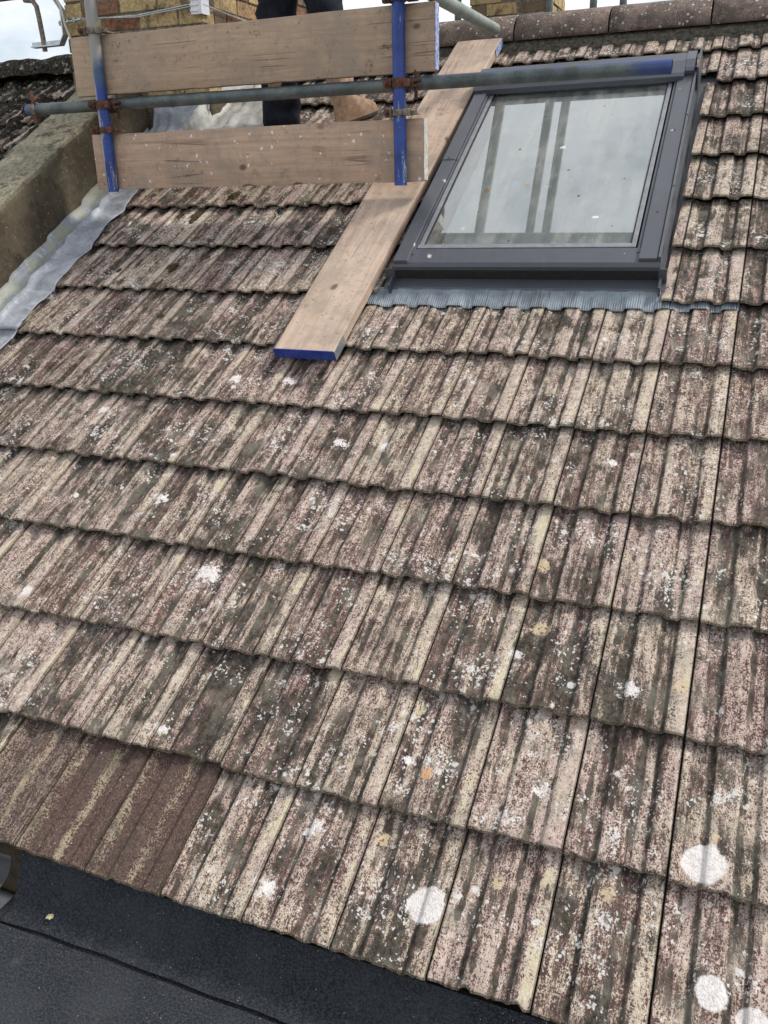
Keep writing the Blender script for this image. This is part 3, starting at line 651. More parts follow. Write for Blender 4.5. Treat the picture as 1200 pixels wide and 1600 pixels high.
# ------------------------------------------------------------------ moss clumps lying on the tiles
def blob(name, c, r, mat, seed, flat=.5, stretch=1.0, ang=0.0, parent=None):
    bm = bmesh.new(); bmesh.ops.create_icosphere(bm, subdivisions=4, radius=1)
    P = np.array([v.co[:] for v in bm.verts]); d = 1 + .35 * vnoise(P * 2 + seed * 5, seed) + .28 * vnoise(P * 5 + seed, seed + 1) + .15 * vnoise(P * 11, seed + 2)
    for v, k in zip(bm.verts, d):
        x, y, z = v.co * k; y *= stretch; x, y = x * cos(ang) - y * sin(ang), x * sin(ang) + y * cos(ang)
        v.co = Vector((x * r, y * r, z * r * flat))
    me = bpy.data.meshes.new(name); bm.to_mesh(me); bm.free(); me.materials.append(mat)
    me.polygons.foreach_set('use_smooth', [True] * len(me.polygons))
    o = bpy.data.objects.new(name, me); C.objects.link(o); o.location = c; o.parent = parent; return o
MOSS = [(-1.073, 2.621, .026, 2.2, 'long brown moss clump on the third course below the toe board, left part'), (-.981, 2.235, .020, 1.6, 'brown moss clump in the middle of the course below the long clump'), (-.873, 1.926, .014, 1.2, 'small round moss clump two courses below the long clump'),
        (-1.16, 2.64, .014, 1.3, 'small moss clump just left of the long clump'), (-.92, 2.735, .022, 1.8, 'moss clump tucked close under the toe board'), (-1.09, 1.96, .010, 1.0, 'tiny moss tuft left of the small round clump'), (-1.22, 2.2, .011, 1.2, 'tiny moss tuft on the course edge near the lead flashing')]
for i, (u, v, r, st, lb) in enumerate(MOSS):
    n = float(surf(u, v)); o = blob('moss_clump', (u, v * cos(TH) - n * sin(TH), v * sin(TH) + n * cos(TH)), r, MOSSM, i + 1, .5, st, -.25)
    o.rotation_euler = (TH, 0, 0); tag(o, lb, 'moss', 'moss clumps on the tiles')

# ------------------------------------------------------------------ party wall (parapet) and neighbour's roof
def rough_slab(name, x0, x1, y0, y1, z0, z1, mat, step=.02, amp=.004, seed=0, loc=(0, 0, 0), rot=(0, 0, 0), parent=None, top_amp=None):
    bm = bmesh.new(); bmesh.ops.create_cube(bm, size=1)
    for v in bm.verts: v.co = Vector((x0 + (v.co.x + .5) * (x1 - x0), y0 + (v.co.y + .5) * (y1 - y0), z0 + (v.co.z + .5) * (z1 - z0)))
    bmesh.ops.bevel(bm, geom=list(bm.edges), offset=.008, segments=2, affect='EDGES')
    for ax in range(3):
        lo, hi = ((x0, x1), (y0, y1), (z0, z1))[ax]; n = int((hi - lo) / step)
        for k in range(1, n):
            pco = [0, 0, 0]; pco[ax] = lo + (hi - lo) * k / n; nn = [0, 0, 0]; nn[ax] = 1
            bmesh.ops.bisect_plane(bm, geom=bm.verts[:] + bm.edges[:] + bm.faces[:], plane_co=pco, plane_no=nn)
    bm.normal_update(); P = np.array([v.co[:] for v in bm.verts])
    d = vnoise(P * 9 + seed, seed) * .5 + vnoise(P * 26, seed + 1) * .35 + vnoise(P * 60, seed + 2) * .25
    for v, k in zip(bm.verts, d):
        a_ = (top_amp or amp) if v.normal.z > .5 else amp
        v.co += v.normal * float(k) * a_
    me = bpy.data.meshes.new(name); bm.to_mesh(me); bm.free(); me.materials.append(mat); me.polygons.foreach_set('use_smooth', [True] * len(me.polygons))
    o = bpy.data.objects.new(name, me); C.objects.link(o); o.location = loc; o.rotation_euler = rot; o.parent = parent; return o
pw = rough_slab('parapet_wall', -1.985, -1.692, .0, 3.40, -.30, .268, RENDER, .03, .006, 3, rot=(TH, 0, 0), top_amp=.014)
tag(pw, 'low rendered parapet wall climbing the slope between the two roofs, mossy pale top', 'wall')
nb = empty('neighbouring_roof', (0, 0, 0), (TH, 0, 0)); tag(nb, 'dark mossy tiled roof beyond the parapet wall', 'roof')
T2 = Tiles()
for r in range(4, 14):
    for c in range(-24, -9): T2.tile(c, r, rough=7, u1=-1.985 if c == -10 else None)
T2.build('tile_covering', MT_MOSS, nb)
um = MB(); um.box(-4.9, -1.986, .9, 4.15, -.075, -.05); um.build('light_blocking_underlay', RUBBER, nb)
fs_ = MB(); fs_.add([(-4.9, 4.17, -.03), (-1.99, 4.17, -.03), (-1.99, 4.17 + 4 * cos(q), -.03 - 4 * sin(q)), (-4.9, 4.17 + 4 * cos(q), -.03 - 4 * sin(q))], [(0, 1, 2, 3)]); fs_.build('rear_slope', MT_MOSS, nb)
# clumps of moss grown over the neighbour's tiles: one uneven mat
us = np.linspace(-3.9, -1.99, 120); vv = np.linspace(2.2, 4.14, 120); gx, gy = np.meshgrid(us, vv)
pts = np.stack([gx.ravel() * 9, gy.ravel() * 14, np.zeros(gx.size)], 1)
hh = vnoise(pts, 21) * .022 + vnoise(pts * 2.3, 22) * .014 + vnoise(pts * 5, 23) * .008 - .008 + .016 * np.sin(gx.ravel() / .2 * 2 * pi)
vs = np.stack([gx.ravel(), gy.ravel(), hh - .012], 1)
def moss_mat():
    s = M('dark_moss_mat'); P = s.obj; f = s.noise(P, 45, 5, .75); g = s.noise(P, 200, 2, .7)
    c = s.mix(s.step(f, .35, .65), (.012, .011, .009), (.085, .075, .055)); c = s.mix(s.step(s.math('ADD', s.noise(P, 20, 4, .7), s.math('MULTIPLY', g, .12)), .64, .70), c, (.42, .42, .36))
    v = s.vor(P, 70); k = s.sep(s.vor(P, 70, out='Color'))[0]; c = s.mix(s.math('MULTIPLY', s.step(v, .28, .2), s.step(k, .88, .92)), c, (.62, .63, .60))
    return s.fin(c, .97, 0, s.bump(s.math('ADD', f, g), 1, .012), .15)
DM = moss_mat()
fs = [(j * 120 + i, j * 120 + i + 1, (j + 1) * 120 + i + 1, (j + 1) * 120 + i) for j in range(119) for i in range(119)]
mm = mesh_obj('moss', vs.tolist(), fs, DM, nb, True)
# ridge of neighbour
vs = []; n = 14
for k in range(60):
    u = -4.6 + 2.6 * k / 59
    for j in range(n + 1):
        t = pi * j / n; y = cos(t) * .13; z = sin(t) * .105 - .02; wob = .012 * float(vnoise(np.array([[u * 12, t * 2, 5.]]), 31)[0])
        vs.append((u, 4.17 + y * cos(TH) + z * sin(TH) + wob, -y * sin(TH) + z * cos(TH) + wob))
mesh_obj('ridge_tile', vs, [(k * (n + 1) + j, (k + 1) * (n + 1) + j, (k + 1) * (n + 1) + j + 1, k * (n + 1) + j + 1) for k in range(59) for j in range(n)], DM, nb, True)

# ------------------------------------------------------------------ chimney
CX0, CX1, CY0, CY1, CZ0, CZ1 = -2.155, -1.342, 2.917, 4.50, 1.2, 3.55
ch = empty('brick_chimney', ((CX0 + CX1) / 2, CY0, 1.85)); tag(ch, 'wide yellow and red brick chimney stack behind the scaffold boards at the top left', 'chimney')
ox, oy, oz = ch.location
def bricks(x0, x1, y0, y1, z0, z1, parent, name='brickwork', jitter=.003):
    V = []; F = []; R = []
    bl, bh, j_ = .215, .065, .011
    def add(bx0, bx1, by0, by1, bz0, bz1):
        m = MB(); g = lambda: random.uniform(-jitter, jitter)
        m.box(bx0 + g(), bx1 + g(), by0 + g(), by1 + g(), bz0 + g() * .5, bz1 + g() * .5, .004)
        b = len(V); V.extend(m.v); F.extend([tuple(b + i for i in f) for f in m.f]); R.extend([(random.random(), random.random(), random.random())] * len(m.v))
    z = z0; row = 0
    while z + bh < z1:
        offx = (row % 2) * (bl + j_) / 2
        # front (-y) and back rows, headers on alternate rows
        for (ya, yb) in ((y0, y0 + .10), (y1 - .10, y1)):
            x = x0 - offx
            while x < x1 - .01:
                a_, b_ = max(x, x0), min(x + bl, x1)
                if b_ - a_ > .03: add(a_, b_, ya, yb, z, z + bh)
                x += bl + j_
        for (xa, xb) in ((x0, x0 + .10), (x1 - .10, x1)):
            y = y0 + .10 + j_ - ((row + 1) % 2) * (bl + j_) / 2
            while y < y1 - .12:
                a_, b_ = max(y, y0 + .10 + j_), min(y + bl, y1 - .10 - j_)
                if b_ - a_ > .03: add(xa, xb, a_, b_, z, z + bh)
                y += bl + j_
        z += bh + j_; row += 1
    me = bpy.data.meshes.new(name); me.from_pydata(V, [], F); me.materials.append(BRICK)
    at = me.attributes.new('tile_rand', 'FLOAT_VECTOR', 'POINT'); at.data.foreach_set('vector', np.array(R, dtype=np.float32).ravel())
    o = bpy.data.objects.new(name, me); C.objects.link(o); o.parent = parent
    m = MB(); m.box(x0 + .006, x1 - .006, y0 + .006, y1 - .006, z0 - .3, z1 - .02); m.build('mortar_core', MORTAR, parent)
    return o
bricks(CX0 - ox, CX1 - ox, 0, CY1 - CY0, 1.845 - oz, CZ1 - oz, ch)
rb = rough_slab('rendered_base', CX0 - .01 - ox, CX1 + .012 - ox, -.018, CY1 - CY0 + .01, 1.2 - oz, 1.838 - oz, RENDER, .04, .006, 8, parent=ch)
m = MB(); m.box(CX0 - ox - .04, CX1 - ox + .04, -.04, CY1 - CY0 + .04, CZ1 - oz - .0, CZ1 - oz + .08, .01); m.build('capping', MORTAR, ch)
for i in range(4):
    m = MB(); m.tube((-.2 + .4 * (i % 2), .4 + .7 * (i // 2), CZ1 - oz + .06), (-.2 + .4 * (i % 2), .4 + .7 * (i // 2), CZ1 - oz + .45), .11, .09, 20); m.build('chimney_pot', simple('terracotta', (.3, .12, .06), (.42, .19, .1), 20, .9), ch, True)
# crimped lead apron in front of the chimney, pale lead gutter sheets at its right side
vs = []; us = np.arange(-1.66, -1.33, .008)
for i, u in enumerate(us):
    a_ = .008 * math.sin(i * .75) + .006 * float(vnoise(np.array([[u * 30, 3., 1.]]), 40)[0])
    vs += [(u, 2.895 + a_ * .3, 1.80 + a_ * 1.2), (u, 2.888 + a_ * .6, 1.75), (u, 2.870 + a_, 1.70), (u, 2.80 + a_, 1.64 + .01 * (i % 3 == 0)), (u, 2.70, 1.585 + a_)]
o = mesh_obj('lead_apron', [(x - ox, y - oy, z - oz) for x, y, z in vs], [(5 * i + j, 5 * i + 5 + j, 5 * i + 6 + j, 5 * i + 1 + j) for i in range(len(us) - 1) for j in range(4)], LEAD, ch, True); o.modifiers.new('s', 'SOLIDIFY').thickness = .002
hold = lead_sheet('lead_gutter_sheet', -1.352, -1.04, 3.16, 3.98, LEADP, roof, .022, .016, .6, .10, .02, seed=13); hold['label'] = 'crumpled pale lead sheet at the right foot of the chimney'

# ------------------------------------------------------------------ aerial bracket, lashing wire
ab = empty('aerial_bracket', (-2.16, 2.88, 2.10)); tag(ab, 'bright galvanised aerial bracket strapped to the left chimney edge', 'bracket')
ax_, ay_, az_ = ab.location
pp = [(-2.36, 2.105), (-2.175, 2.105), (-2.14, 2.15), (-2.14, 2.26), (-2.19, 2.33), (-2.36, 2.33)]
m = MB()
th = .006
def strip(pts, y0, y1, t):
    n = len(pts); vs = []
    for i, (x, z) in enumerate(pts):
        a_ = Vector(pts[max(i - 1, 0)]); b_ = Vector(pts[min(i + 1, n - 1)]); d = (b_ - a_).normalized(); nn = Vector((-d.y, d.x)) * t
        for yy in (y0, y1): vs += [(x - ax_, yy - ay_, z - az_), (x + nn.x - ax_, yy - ay_, z + nn.y - az_)]
    fs = []
    for i in range(n - 1):
        b = 4 * i; fs += [(b, b + 4, b + 6, b + 2), (b + 1, b + 3, b + 7, b + 5), (b, b + 1, b + 5, b + 4), (b + 2, b + 6, b + 7, b + 3)]
    fs += [(0, 2, 3, 1), (4 * n - 4, 4 * n - 3, 4 * n - 1, 4 * n - 2)]; m.add(vs, fs)
strip(pp, 2.865, 2.905, th); m.box(-2.36 - ax_, -2.18 - ax_, -.002, .0, .005, .03)
m.build('bracket_plate', GALVB, ab)
m = MB(); m.tube((-2.125 - ax_, 0, 2.205 - az_), (-2.03 - ax_, 0, 2.212 - az_), .006, n=10); m.tube((-2.075 - ax_, 0, 2.209 - az_), (-2.062 - ax_, 0, 2.210 - az_), .013, n=6); m.tube((-2.165 - ax_, 0, 2.203 - az_), (-2.150 - ax_, 0, 2.204 - az_), .012, n=6); m.build('hook_bolt', GALVB, ab, True)
m = MB(); m.path([(-2.283 - ax_, -.0, 2.085 - az_), (-2.285 - ax_, 0, 2.15 - az_), (-2.292 - ax_, 0, 2.24 - az_), (-2.298 - ax_, 0, 2.29 - az_), (-2.32 - ax_, 0, 2.318 - az_), (-2.37 - ax_, 0, 2.325 - az_)], .0125, 12); m.build('mast_clamp_rod', RUSTPALE, ab, True)
lw = empty('chimney_lashing', (-1.342, 2.91, 2.2)); tag(lw, 'thin steel lashing wire round the chimney with a white corner guard', 'wire')
lx_, ly_, lz_ = lw.location
m = MB(); m.path([(-2.05 - lx_, -.012, .012), (-1.7 - lx_, -.014, .004), (-.012, -.014, .028), (.012, .0, .022), (.014, .45, .0), (.014, 1.55, .0)], .0032, 8); m.path([(-2.05 - lx_, -.02, .018), (-1.7 - lx_, -.019, -.004), (-.012, -.018, .018)], .0022, 8); m.build('wire', GALVB, lw, True)
m = MB(); m.box(-.045, .008, -.022, -.016, -.02, .075, .002); m.box(.0085, .014, -.022, .05, -.02, .075, .002)
for k in range(3): m.box(-.047, .0, -.026, -.0225, -.008 + k * .024, .002 + k * .024, .001)
m.build('corner_guard', WHITEPL, lw)
cd = MB(); cd.path([(-2.19, 2.86, 2.40), (-2.165, 2.862, 2.33), (-2.13, 2.86, 2.27), (-2.115, 2.857, 2.19), (-2.085, 2.852, 2.12), (-2.065, 2.84, 2.05), (-2.05, 2.85, 1.98)], .0055, 8)
tag(cd.build('cable', CORD, None, True), 'pale cable hanging down beside the aerial bracket', 'cable')

# ------------------------------------------------------------------ scaffold
YP = 2.216; PLX, PRX = -1.438, -.073; TR = .02415
def post(x, z0, z1, mat, label):
    m = MB(); m.tube((0, 0, 0), (0, 0, z1 - z0), TR, n=32, inner=.0205); o = m.build('scaffold_post', mat, None, True, loc=(x, YP, z0)); return tag(o, label, 'scaffold tube', 'upright scaffold posts')
post(PLX, 1.397, 2.62, T_WORN, 'worn upright scaffold post, grey at the top and scraped blue below, left of the boards')
post(PRX, 1.395, 2.62, T_BLUE, 'bright blue upright scaffold post in front of the right ends of the boards')
def htube(p0, p1, mat, label, name='scaffold_tube'):
    p0 = Vector(p0); p1 = Vector(p1); m = MB(); m.tube((0, 0, 0), p1 - p0, TR, n=32, inner=.0205); return tag(m.build(name, mat, None, True, loc=p0), label, 'scaffold tube')
YT = YP + .0485
def ledger_mat():
    s = M('ledger_paint_and_highlight'); P = s.obj; n = s.noise(P, 12, 5, .65); f = s.noise(P, 160, 3, .7); x = s.sep(P)[0]
    c = s.mix(s.step(n, .35, .7), (.070, .088, .088), (.150, .172, .165)); c = s.mix(s.math('MULTIPLY', s.step(f, .55, .7), .35), c, (.28, .28, .26))
    up = s.sep(s.t.nodes.new('ShaderNodeTexCoord').outputs['Normal'])[2]
    bl = s.math('MULTIPLY', s.step(up, .6, .95), s.step(s.math('ADD', n, s.math('MULTIPLY', x, .10)), .62, .74)); bl = s.math('MAXIMUM', bl, s.math('MULTIPLY', s.step(x, 2.62, 2.72), s.step(f, .3, .5)))  # blue paint at the end, bluish highlight painted along the top
    bl = s.math('MAXIMUM', bl, s.math('MULTIPLY', s.step(x, .09, .04), .5))
    return s.fin(s.mix(s.math('MULTIPLY', bl, .8), c, (.035, .07, .26)), .5, .3, s.bump(f, .2, .001))
htube((-1.892, YT, 1.752), (.897, YT, 1.752), ledger_mat(), 'long horizontal galvanised tube crossing over the roof window, blue at its right end')
htube((-2.75, YT, 2.212), (.30, YT, 2.212), T_GALV, 'dark galvanised guard tube entering at the top left corner')
htube((.038, -1.9, 2.042), (.038, 3.14, 2.042), T_GREEN, 'pale green stained tube ending above the top of the sloping board')
htube((.118, -1.9, 2.65), (.118, 3.75, 2.65), T_GALV, 'upper scaffold tube running out overhead, left one of a pair')
htube((.205, -1.9, 2.65), (.205, 3.75, 2.65), T_GALV, 'upper scaffold tube running out overhead, right one of a pair')

# boards
def board(name, x0, x1, z0, y0, mat, endmat, label, split=False):
    t = empty(name, ((x0 + x1) / 2, y0, z0)); tag(t, label, 'scaffold board', 'boards standing on edge')
    L_ = x1 - x0; h = .225; nx = 90; vs = []; rows = [(0, .0), (0, .006), (0, .06), (0, .11), (0, .165), (0, .219), (0, .225), (.038, .225), (.038, 0)]
    m = MB(); prof_ = []
    for i in range(nx + 1):
        x = -L_ / 2 + L_ * i / nx; w1 = .0022 * float(vnoise(np.array([[x * 5, z0, 1.]]), 50)[0]); w2 = .0018 * float(vnoise(np.array([[x * 17, z0, 2.]]), 51)[0])
        nick = .012 * max(0, float(vnoise(np.array([[x * 13, z0 * 3, 4.]]), 52)[0]) - .62) * 3
        ring = [(0.0015, .0 + w2 + nick), (0, .004 + w2 + nick), (w1, .11), (0, .221 + w1), (.002, .225 + w1), (.036, .225 + w1), (.038, .222 + w1), (.038, .003 + w2), (.036, 0 + w2)]
        vs += [(x, y, z) for y, z in ring]
    k_ = 9; fs = [(i * k_ + j, (i + 1) * k_ + j, (i + 1) * k_ + (j + 1) % k_, i * k_ + (j + 1) % k_) for i in range(nx) for j in range(k_)] + [tuple(range(k_)), tuple(nx * k_ + j for j in range(k_ - 1, -1, -1))]
    m.add(vs, fs); m.build('plank', mat, t, True, auto=30)
    if endmat:
        e = MB(); e.box(L_ / 2 + .0005, L_ / 2 + .004, -.001, .039, .004, .222, .001); e.build('end_band', endmat, t)
    return t
YB = YP + .0255
board('upper_board', -1.588, .058, 1.79, YB, W_TOP, BLUEWORN, 'upper scaffold board standing on edge, brown with knots and a worn blue right end')
board('toe_board', -1.538, .012, 1.408, YB, W_TOE, WHITEP, 'lower toe board standing on edge just above the tiles, spattered with white paint')
# sloping board lying on the tiles
rbd = empty('roof_board', (-.143, 1.705 * cos(TH), 1.705 * sin(TH)), (TH, 0, -.004)); tag(rbd, 'long pale scaffold board lying up the slope left of the roof window, blue bottom end', 'scaffold board')
vs = []; ny = 120; LB = 2.335
for i in range(ny + 1):
    y = LB * i / ny; a_ = .002 * float(vnoise(np.array([[y * 4, 1., 1.]]), 60)[0]); b_ = .0025 * float(vnoise(np.array([[y * 6, 3., 1.]]), 61)[0]) + .0012 * float(vnoise(np.array([[y * 30, 3., 1.]]), 62)[0])
    ring = [(-.1125 + a_, .003), (-.1125 + a_, .036), (-.109 + a_, .0395), (-.04, .0400), (.03, .0394), (.108 + b_, .0395), (.1125 + b_, .036), (.1125 + b_, .003), (0, .001)]
    vs += [(x, y, z) for x, z in ring]
fs = [(i * 9 + j, i * 9 + (j + 1) % 9, (i + 1) * 9 + (j + 1) % 9, (i + 1) * 9 + j) for i in range(ny) for j in range(9)] + [tuple(range(8, -1, -1)), tuple(ny * 9 + j for j in range(9))]
m = MB(); m.add(vs, fs); m.build('plank', W_ROOF, rbd, True, auto=30)
m = MB(); m.box(-.1135, .1135, -.004, -.0005, .002, .040, .001); m.build('end_band', BLUEP, rbd)
m = MB(); m.box(.1158, .1175, -.003, .085, .004, .037); m.box(-.1150, -.1135, -.003, .085, .004, .037); m.build('side_band', ZINC, rbd)
m = MB(); m.box(.1158, .1175, LB - .13, LB - .002, .004, .040); m.build('side_band', BLUEWORN, rbd)

# couplers
def collar(m, c, axis, r0, r1, wdt, n=26, a0=0, a1=2 * pi):
    c = Vector(c); d = Vector(axis).normalized(); a_ = d.orthogonal().normalized(); b_ = d.cross(a_); vs = []
    for i in range(n + 1):
        t = a0 + (a1 - a0) * i / n
        for rr, s_ in ((r0, -1), (r1, -1), (r1, 1), (r0, 1)): vs.append(c + (a_ * cos(t) + b_ * sin(t)) * rr + d * s_ * wdt / 2)
    fs = [(4 * i + j, 4 * i + 4 + j, 4 * i + 4 + (j + 1) % 4, 4 * i + (j + 1) % 4) for i in range(n) for j in range(4)]; m.add(vs, fs)
def coupler(x, z, label, kind='cross', mat=RUST):
    t = empty('scaffold_coupler', (x, YP, z)); tag(t, label, 'scaffold clamp', 'scaffold clamps')
    m = MB(); collar(m, (0, 0, 0), (0, 0, 1), TR + .0006, TR + .006, .034 if kind == 'cross' else .022)
    if kind == 'cross': collar(m, (.0, YT - YP, 0), (1, 0, 0), TR + .0006, TR + .006, .046)
    m.build('collar', mat, t, True)
    m = MB(); s_ = -1
    m.box(-.052, -.024, -.030, -.008, -.016, .016, .003); m.build('lug', mat, t); m = MB(); m.box(.024, .046, -.026, -.010, -.013, .013, .003); m.build('lug', mat, t)
    m = MB(); m.tube((-.040, -.046, 0), (-.040, .01, 0), .0062, n=10); m.tube((-.040, -.040, 0), (-.040, -.029, 0), .0125, n=6); m.build('bolt', RUST, t)
    if kind == 'cross':
        m = MB(); m.box(.047, .078, .006, .040, .004, .012); m.box(.047, .053, .006, .040, -.014, .0035); m.box(.0535, .078, .006, .040, -.014, -.006)
        m.tube((.055, .03, -.055), (.055, .03, .045), .006, n=10)
        for k in range(4): m.tube((.055, .03, -.050 + k * .006), (.055, .03, -.047 + k * .006), .0085, n=8)
        m.build('hinge_arm', mat, t)
    else:
        m = MB(); m.box(.022, .070, -.004, .002, -.008, .006, .002); m.build('board_clip', mat, t); m = MB(); m.box(.020, .060, .0025, .055, -.006, -.001, .001); m.build('clip_plate', mat, t); m = MB(); m.box(-.05, -.02, .0, .055, -.006, -.001, .001); m.build('clip_plate', mat, t)
    return t
coupler(PLX, 1.747, 'rusty right angle clamp joining the worn post to the horizontal tube')
coupler(PLX, 1.648, 'rusty board clip on the worn post above the toe board', 'clip')
coupler(PLX, 2.028, 'grey metal board clip on the worn post at the top edge of the upper board', 'clip', RUSTPALE)
coupler(PRX, 1.752, 'dark clamp joining the blue post to the horizontal tube')
coupler(PRX, 1.652, 'mossy board clip with a rusty bolt on the blue post above the toe board', 'clip', RUSTPALE)
coupler(PRX, 2.030, 'rusty board clip at the very top of the blue post', 'clip')
t = empty('scaffold_coupler', (-1.845, YT, 1.752)); tag(t, 'pale rusted loose clamp near the left end of the horizontal tube', 'scaffold clamp', 'scaffold clamps')
m = MB(); collar(m, (0, 0, 0), (1, 0, .12), TR + .0006, TR + .006, .020); m.build('collar', RUSTPALE, t, True)
m = MB(); m.tube((-.0, -.012, .022), (-.018, .0, .075), .0065, n=10); m.build('bolt', RUST, t); m = MB(); m.path([(-.004, -.020, .020), (.010, -.014, .036), (.030, -.004, .046)], .006, 10); m.build('bolt', RUST, t); m = MB(); m.box(-.010, .012, -.02, .0, -.058, -.026, .003); m.build('lug', RUST, t)

# far scaffold poles beyond the ridge
for i, (x, y, h0) in enumerate(((-.235, 5.5, 3.2), (.06, 5.5, 3.2), (.24, 5.6, 3.2), (-.88, 5.5, 3.0))):
    htube((x, y, -.5), (x, y, h0 + 1.5), T_GALV, ['leftmost of the upright poles rising beyond the ridge', 'upright pole beyond the ridge, second of the group on the right', 'upright pole beyond the ridge, third of the group on the right', 'upright pole beyond the ridge near the end of the sloping board'][i], 'scaffold_post')
c2 = empty('brick_chimney', (-.50, 5.5, 2.2)); tag(c2, 'weathered brick chimney base just showing above the ridge at top centre', 'chimney')
bricks(-.29, .25, 0, .6, -.4, 1.6, c2, 'brickwork', .006)

# ------------------------------------------------------------------ flat roof below
DZ = -.150
def sheet(name, pts, mat, kind=None, thick=0, parent=None):
    o = mesh_obj(name, pts, [tuple(range(len(pts)))], mat, parent); 
    if thick: mm_ = o.modifiers.new('s', 'SOLIDIFY'); mm_.thickness = thick
    return o
fl = empty('flat_roof', (1, -.6, DZ)); tag(fl, 'flat roof of black mineral felt below the eave', 'roof')
m = MB()
xs = np.linspace(-.195, 3.2, 120); ys = np.linspace(-.078, -3.2, 70)
vs = [(x - 1, y + .6, .0015 * float(vnoise(np.array([[x * 6, y * 6, 0.]]), 70)[0])) for y in ys for x in xs]
m.add(vs, [(j * 120 + i, j * 120 + i + 1, (j + 1) * 120 + i + 1, (j + 1) * 120 + i) for j in range(69) for i in range(119)])
m.box(-1.195, 2.2, -2.6, .60, -.22, -.006)
m.build('felt_deck', FELT, fl, True, auto=30)
# upstand sheet: flat lap, then rising to the underside of the tiles
vs = []; xs = np.linspace(-.197, 3.2, 220)
for x in xs:
    e = .009 * float(vnoise(np.array([[x * 3.1, 1., 0.]]), 71)[0]) + .0018 * float(vnoise(np.array([[x * 11, 1., 0.]]), 73)[0]); z = .003 * float(vnoise(np.array([[x * 7, 2., 0.]]), 72)[0])
    for (y, zz) in ((-.074 + e, DZ + .0010), (-.0755 + e, DZ + .0030), (-.070 + e, DZ + .0060), (-.045, DZ + .009), (-.030, DZ + .018 + z), (-.012, DZ + .045 + z), (.006, DZ + .085), (.020, DZ + .118)): vs.append((x - 1, y + .6, zz - DZ))
m = MB(); m.add(vs, [(i * 8 + j, (i + 1) * 8 + j, (i + 1) * 8 + j + 1, i * 8 + j + 1) for i in range(219) for j in range(7)]); m.build('felt_upstand', FELT, fl, True, auto=60)
m = MB(); m.box(-1.215, -1.197, -2.6, .60, -.16, .012, .003); m.build('edge_trim', RUBBER, fl)
fw = MB(); fw.box(-1.9, 3.2, .20, .40, -3.1, -.085); tag(fw.build('house_wall', simple('brown_brick_wall', (.03, .024, .014), (.09, .066, .038), 14, .95, 0, .8, .01), None), 'brown wall of the house under the eave, seen past the end of the flat roof', 'wall')
lg = rough_slab('wall_ledge', -1.6, -.225, -.35, .198, -.50, -.405, CONCR, .03, .004, 33); tag(lg, 'pale ledge below the gutter end, seen through the gap in the lower left corner', 'ledge')
gt = MB()
vs = []; n = 14
for (x) in (-1.6, -.235):
    for j in range(n + 1):
        t = pi + pi * j / n; vs.append((x, -.035 + cos(t) * .056, -.055 + sin(t) * .056))
gt.add(vs, [(j, j + 1, n + 2 + j, n + 1 + j) for j in range(n)])
o = gt.build('gutter', simple('grey_gutter_plastic', (.05, .052, .055), (.075, .078, .08), 12, .5), None, True, auto=80); o.modifiers.new('s', 'SOLIDIFY').thickness = .003
tag(o, 'short grey half round gutter end under the tiles in the lower left corner', 'gutter')
g = sheet('ground', [(-150, -150, -3.2), (150, -150, -3.2), (150, 150, -3.2), (-150, 150, -3.2)], simple('distant_paving', (.10, .10, .09), (.20, .20, .18), 1.5, .9)); g['kind'] = 'structure'
# leaf and grit on the felt
lf = blob('leaf', (-.085, -.036, DZ + .018), .0085, simple('pale_yellow_leaf', (.55, .50, .24), (.75, .70, .42), 200, .6), 44, .25, .8); tag(lf, 'pale yellow leaf fragment on the black felt near the lower left corner', 'leaf')

# ------------------------------------------------------------------ person
def skin_mesh(name, joints, edges, mat, parent, root=0, sub=2):
    me = bpy.data.meshes.new(name); me.from_pydata([j[0] for j in joints], edges, []); me.update()
    o = bpy.data.objects.new(name, me); C.objects.link(o)
    if parent: o.parent = parent
    sk = o.modifiers.new('skin', 'SKIN'); sk.use_smooth_shade = True; sk.use_x_symmetry = False
    ly = me.skin_vertices[0] if me.skin_vertices else None
    if ly is None:
        bm = bmesh.new(); bm.from_mesh(me); bm.verts.layers.skin.verify(); bm.to_mesh(me); bm.free(); ly = me.skin_vertices[0]
    for i, j in enumerate(joints):
        r = j[1]; ly.data[i].radius = (r, r) if not isinstance(r, tuple) else r; ly.data[i].use_root = (i == root)
    sb = o.modifiers.new('sub', 'SUBSURF'); sb.levels = sub; sb.render_levels = sub
    dg = bpy.context.evaluated_depsgraph_get(); ev = o.evaluated_get(dg); nm = bpy.data.meshes.new_from_object(ev)
    o.modifiers.clear(); o.data = nm; nm.materials.clear(); nm.materials.append(mat)
    nm.polygons.foreach_set('use_smooth', [True] * len(nm.polygons)); return o
pe = empty('person', (-.78, 2.93, 1.69)); tag(pe, 'person in black work trousers and tan boots standing on the roof behind the boards', 'person')
px_, py_, pz_ = pe.location
L3 = lambda x, y, z: (x - px_, y - py_, z - pz_)
fdir = Vector((.55, .83, 0)).normalized(); sdir = Vector((fdir.y, -fdir.x, 0))
LF, RF = Vector((-.925, 2.895, 1.69)), Vector((-.585, 2.915, 1.70))
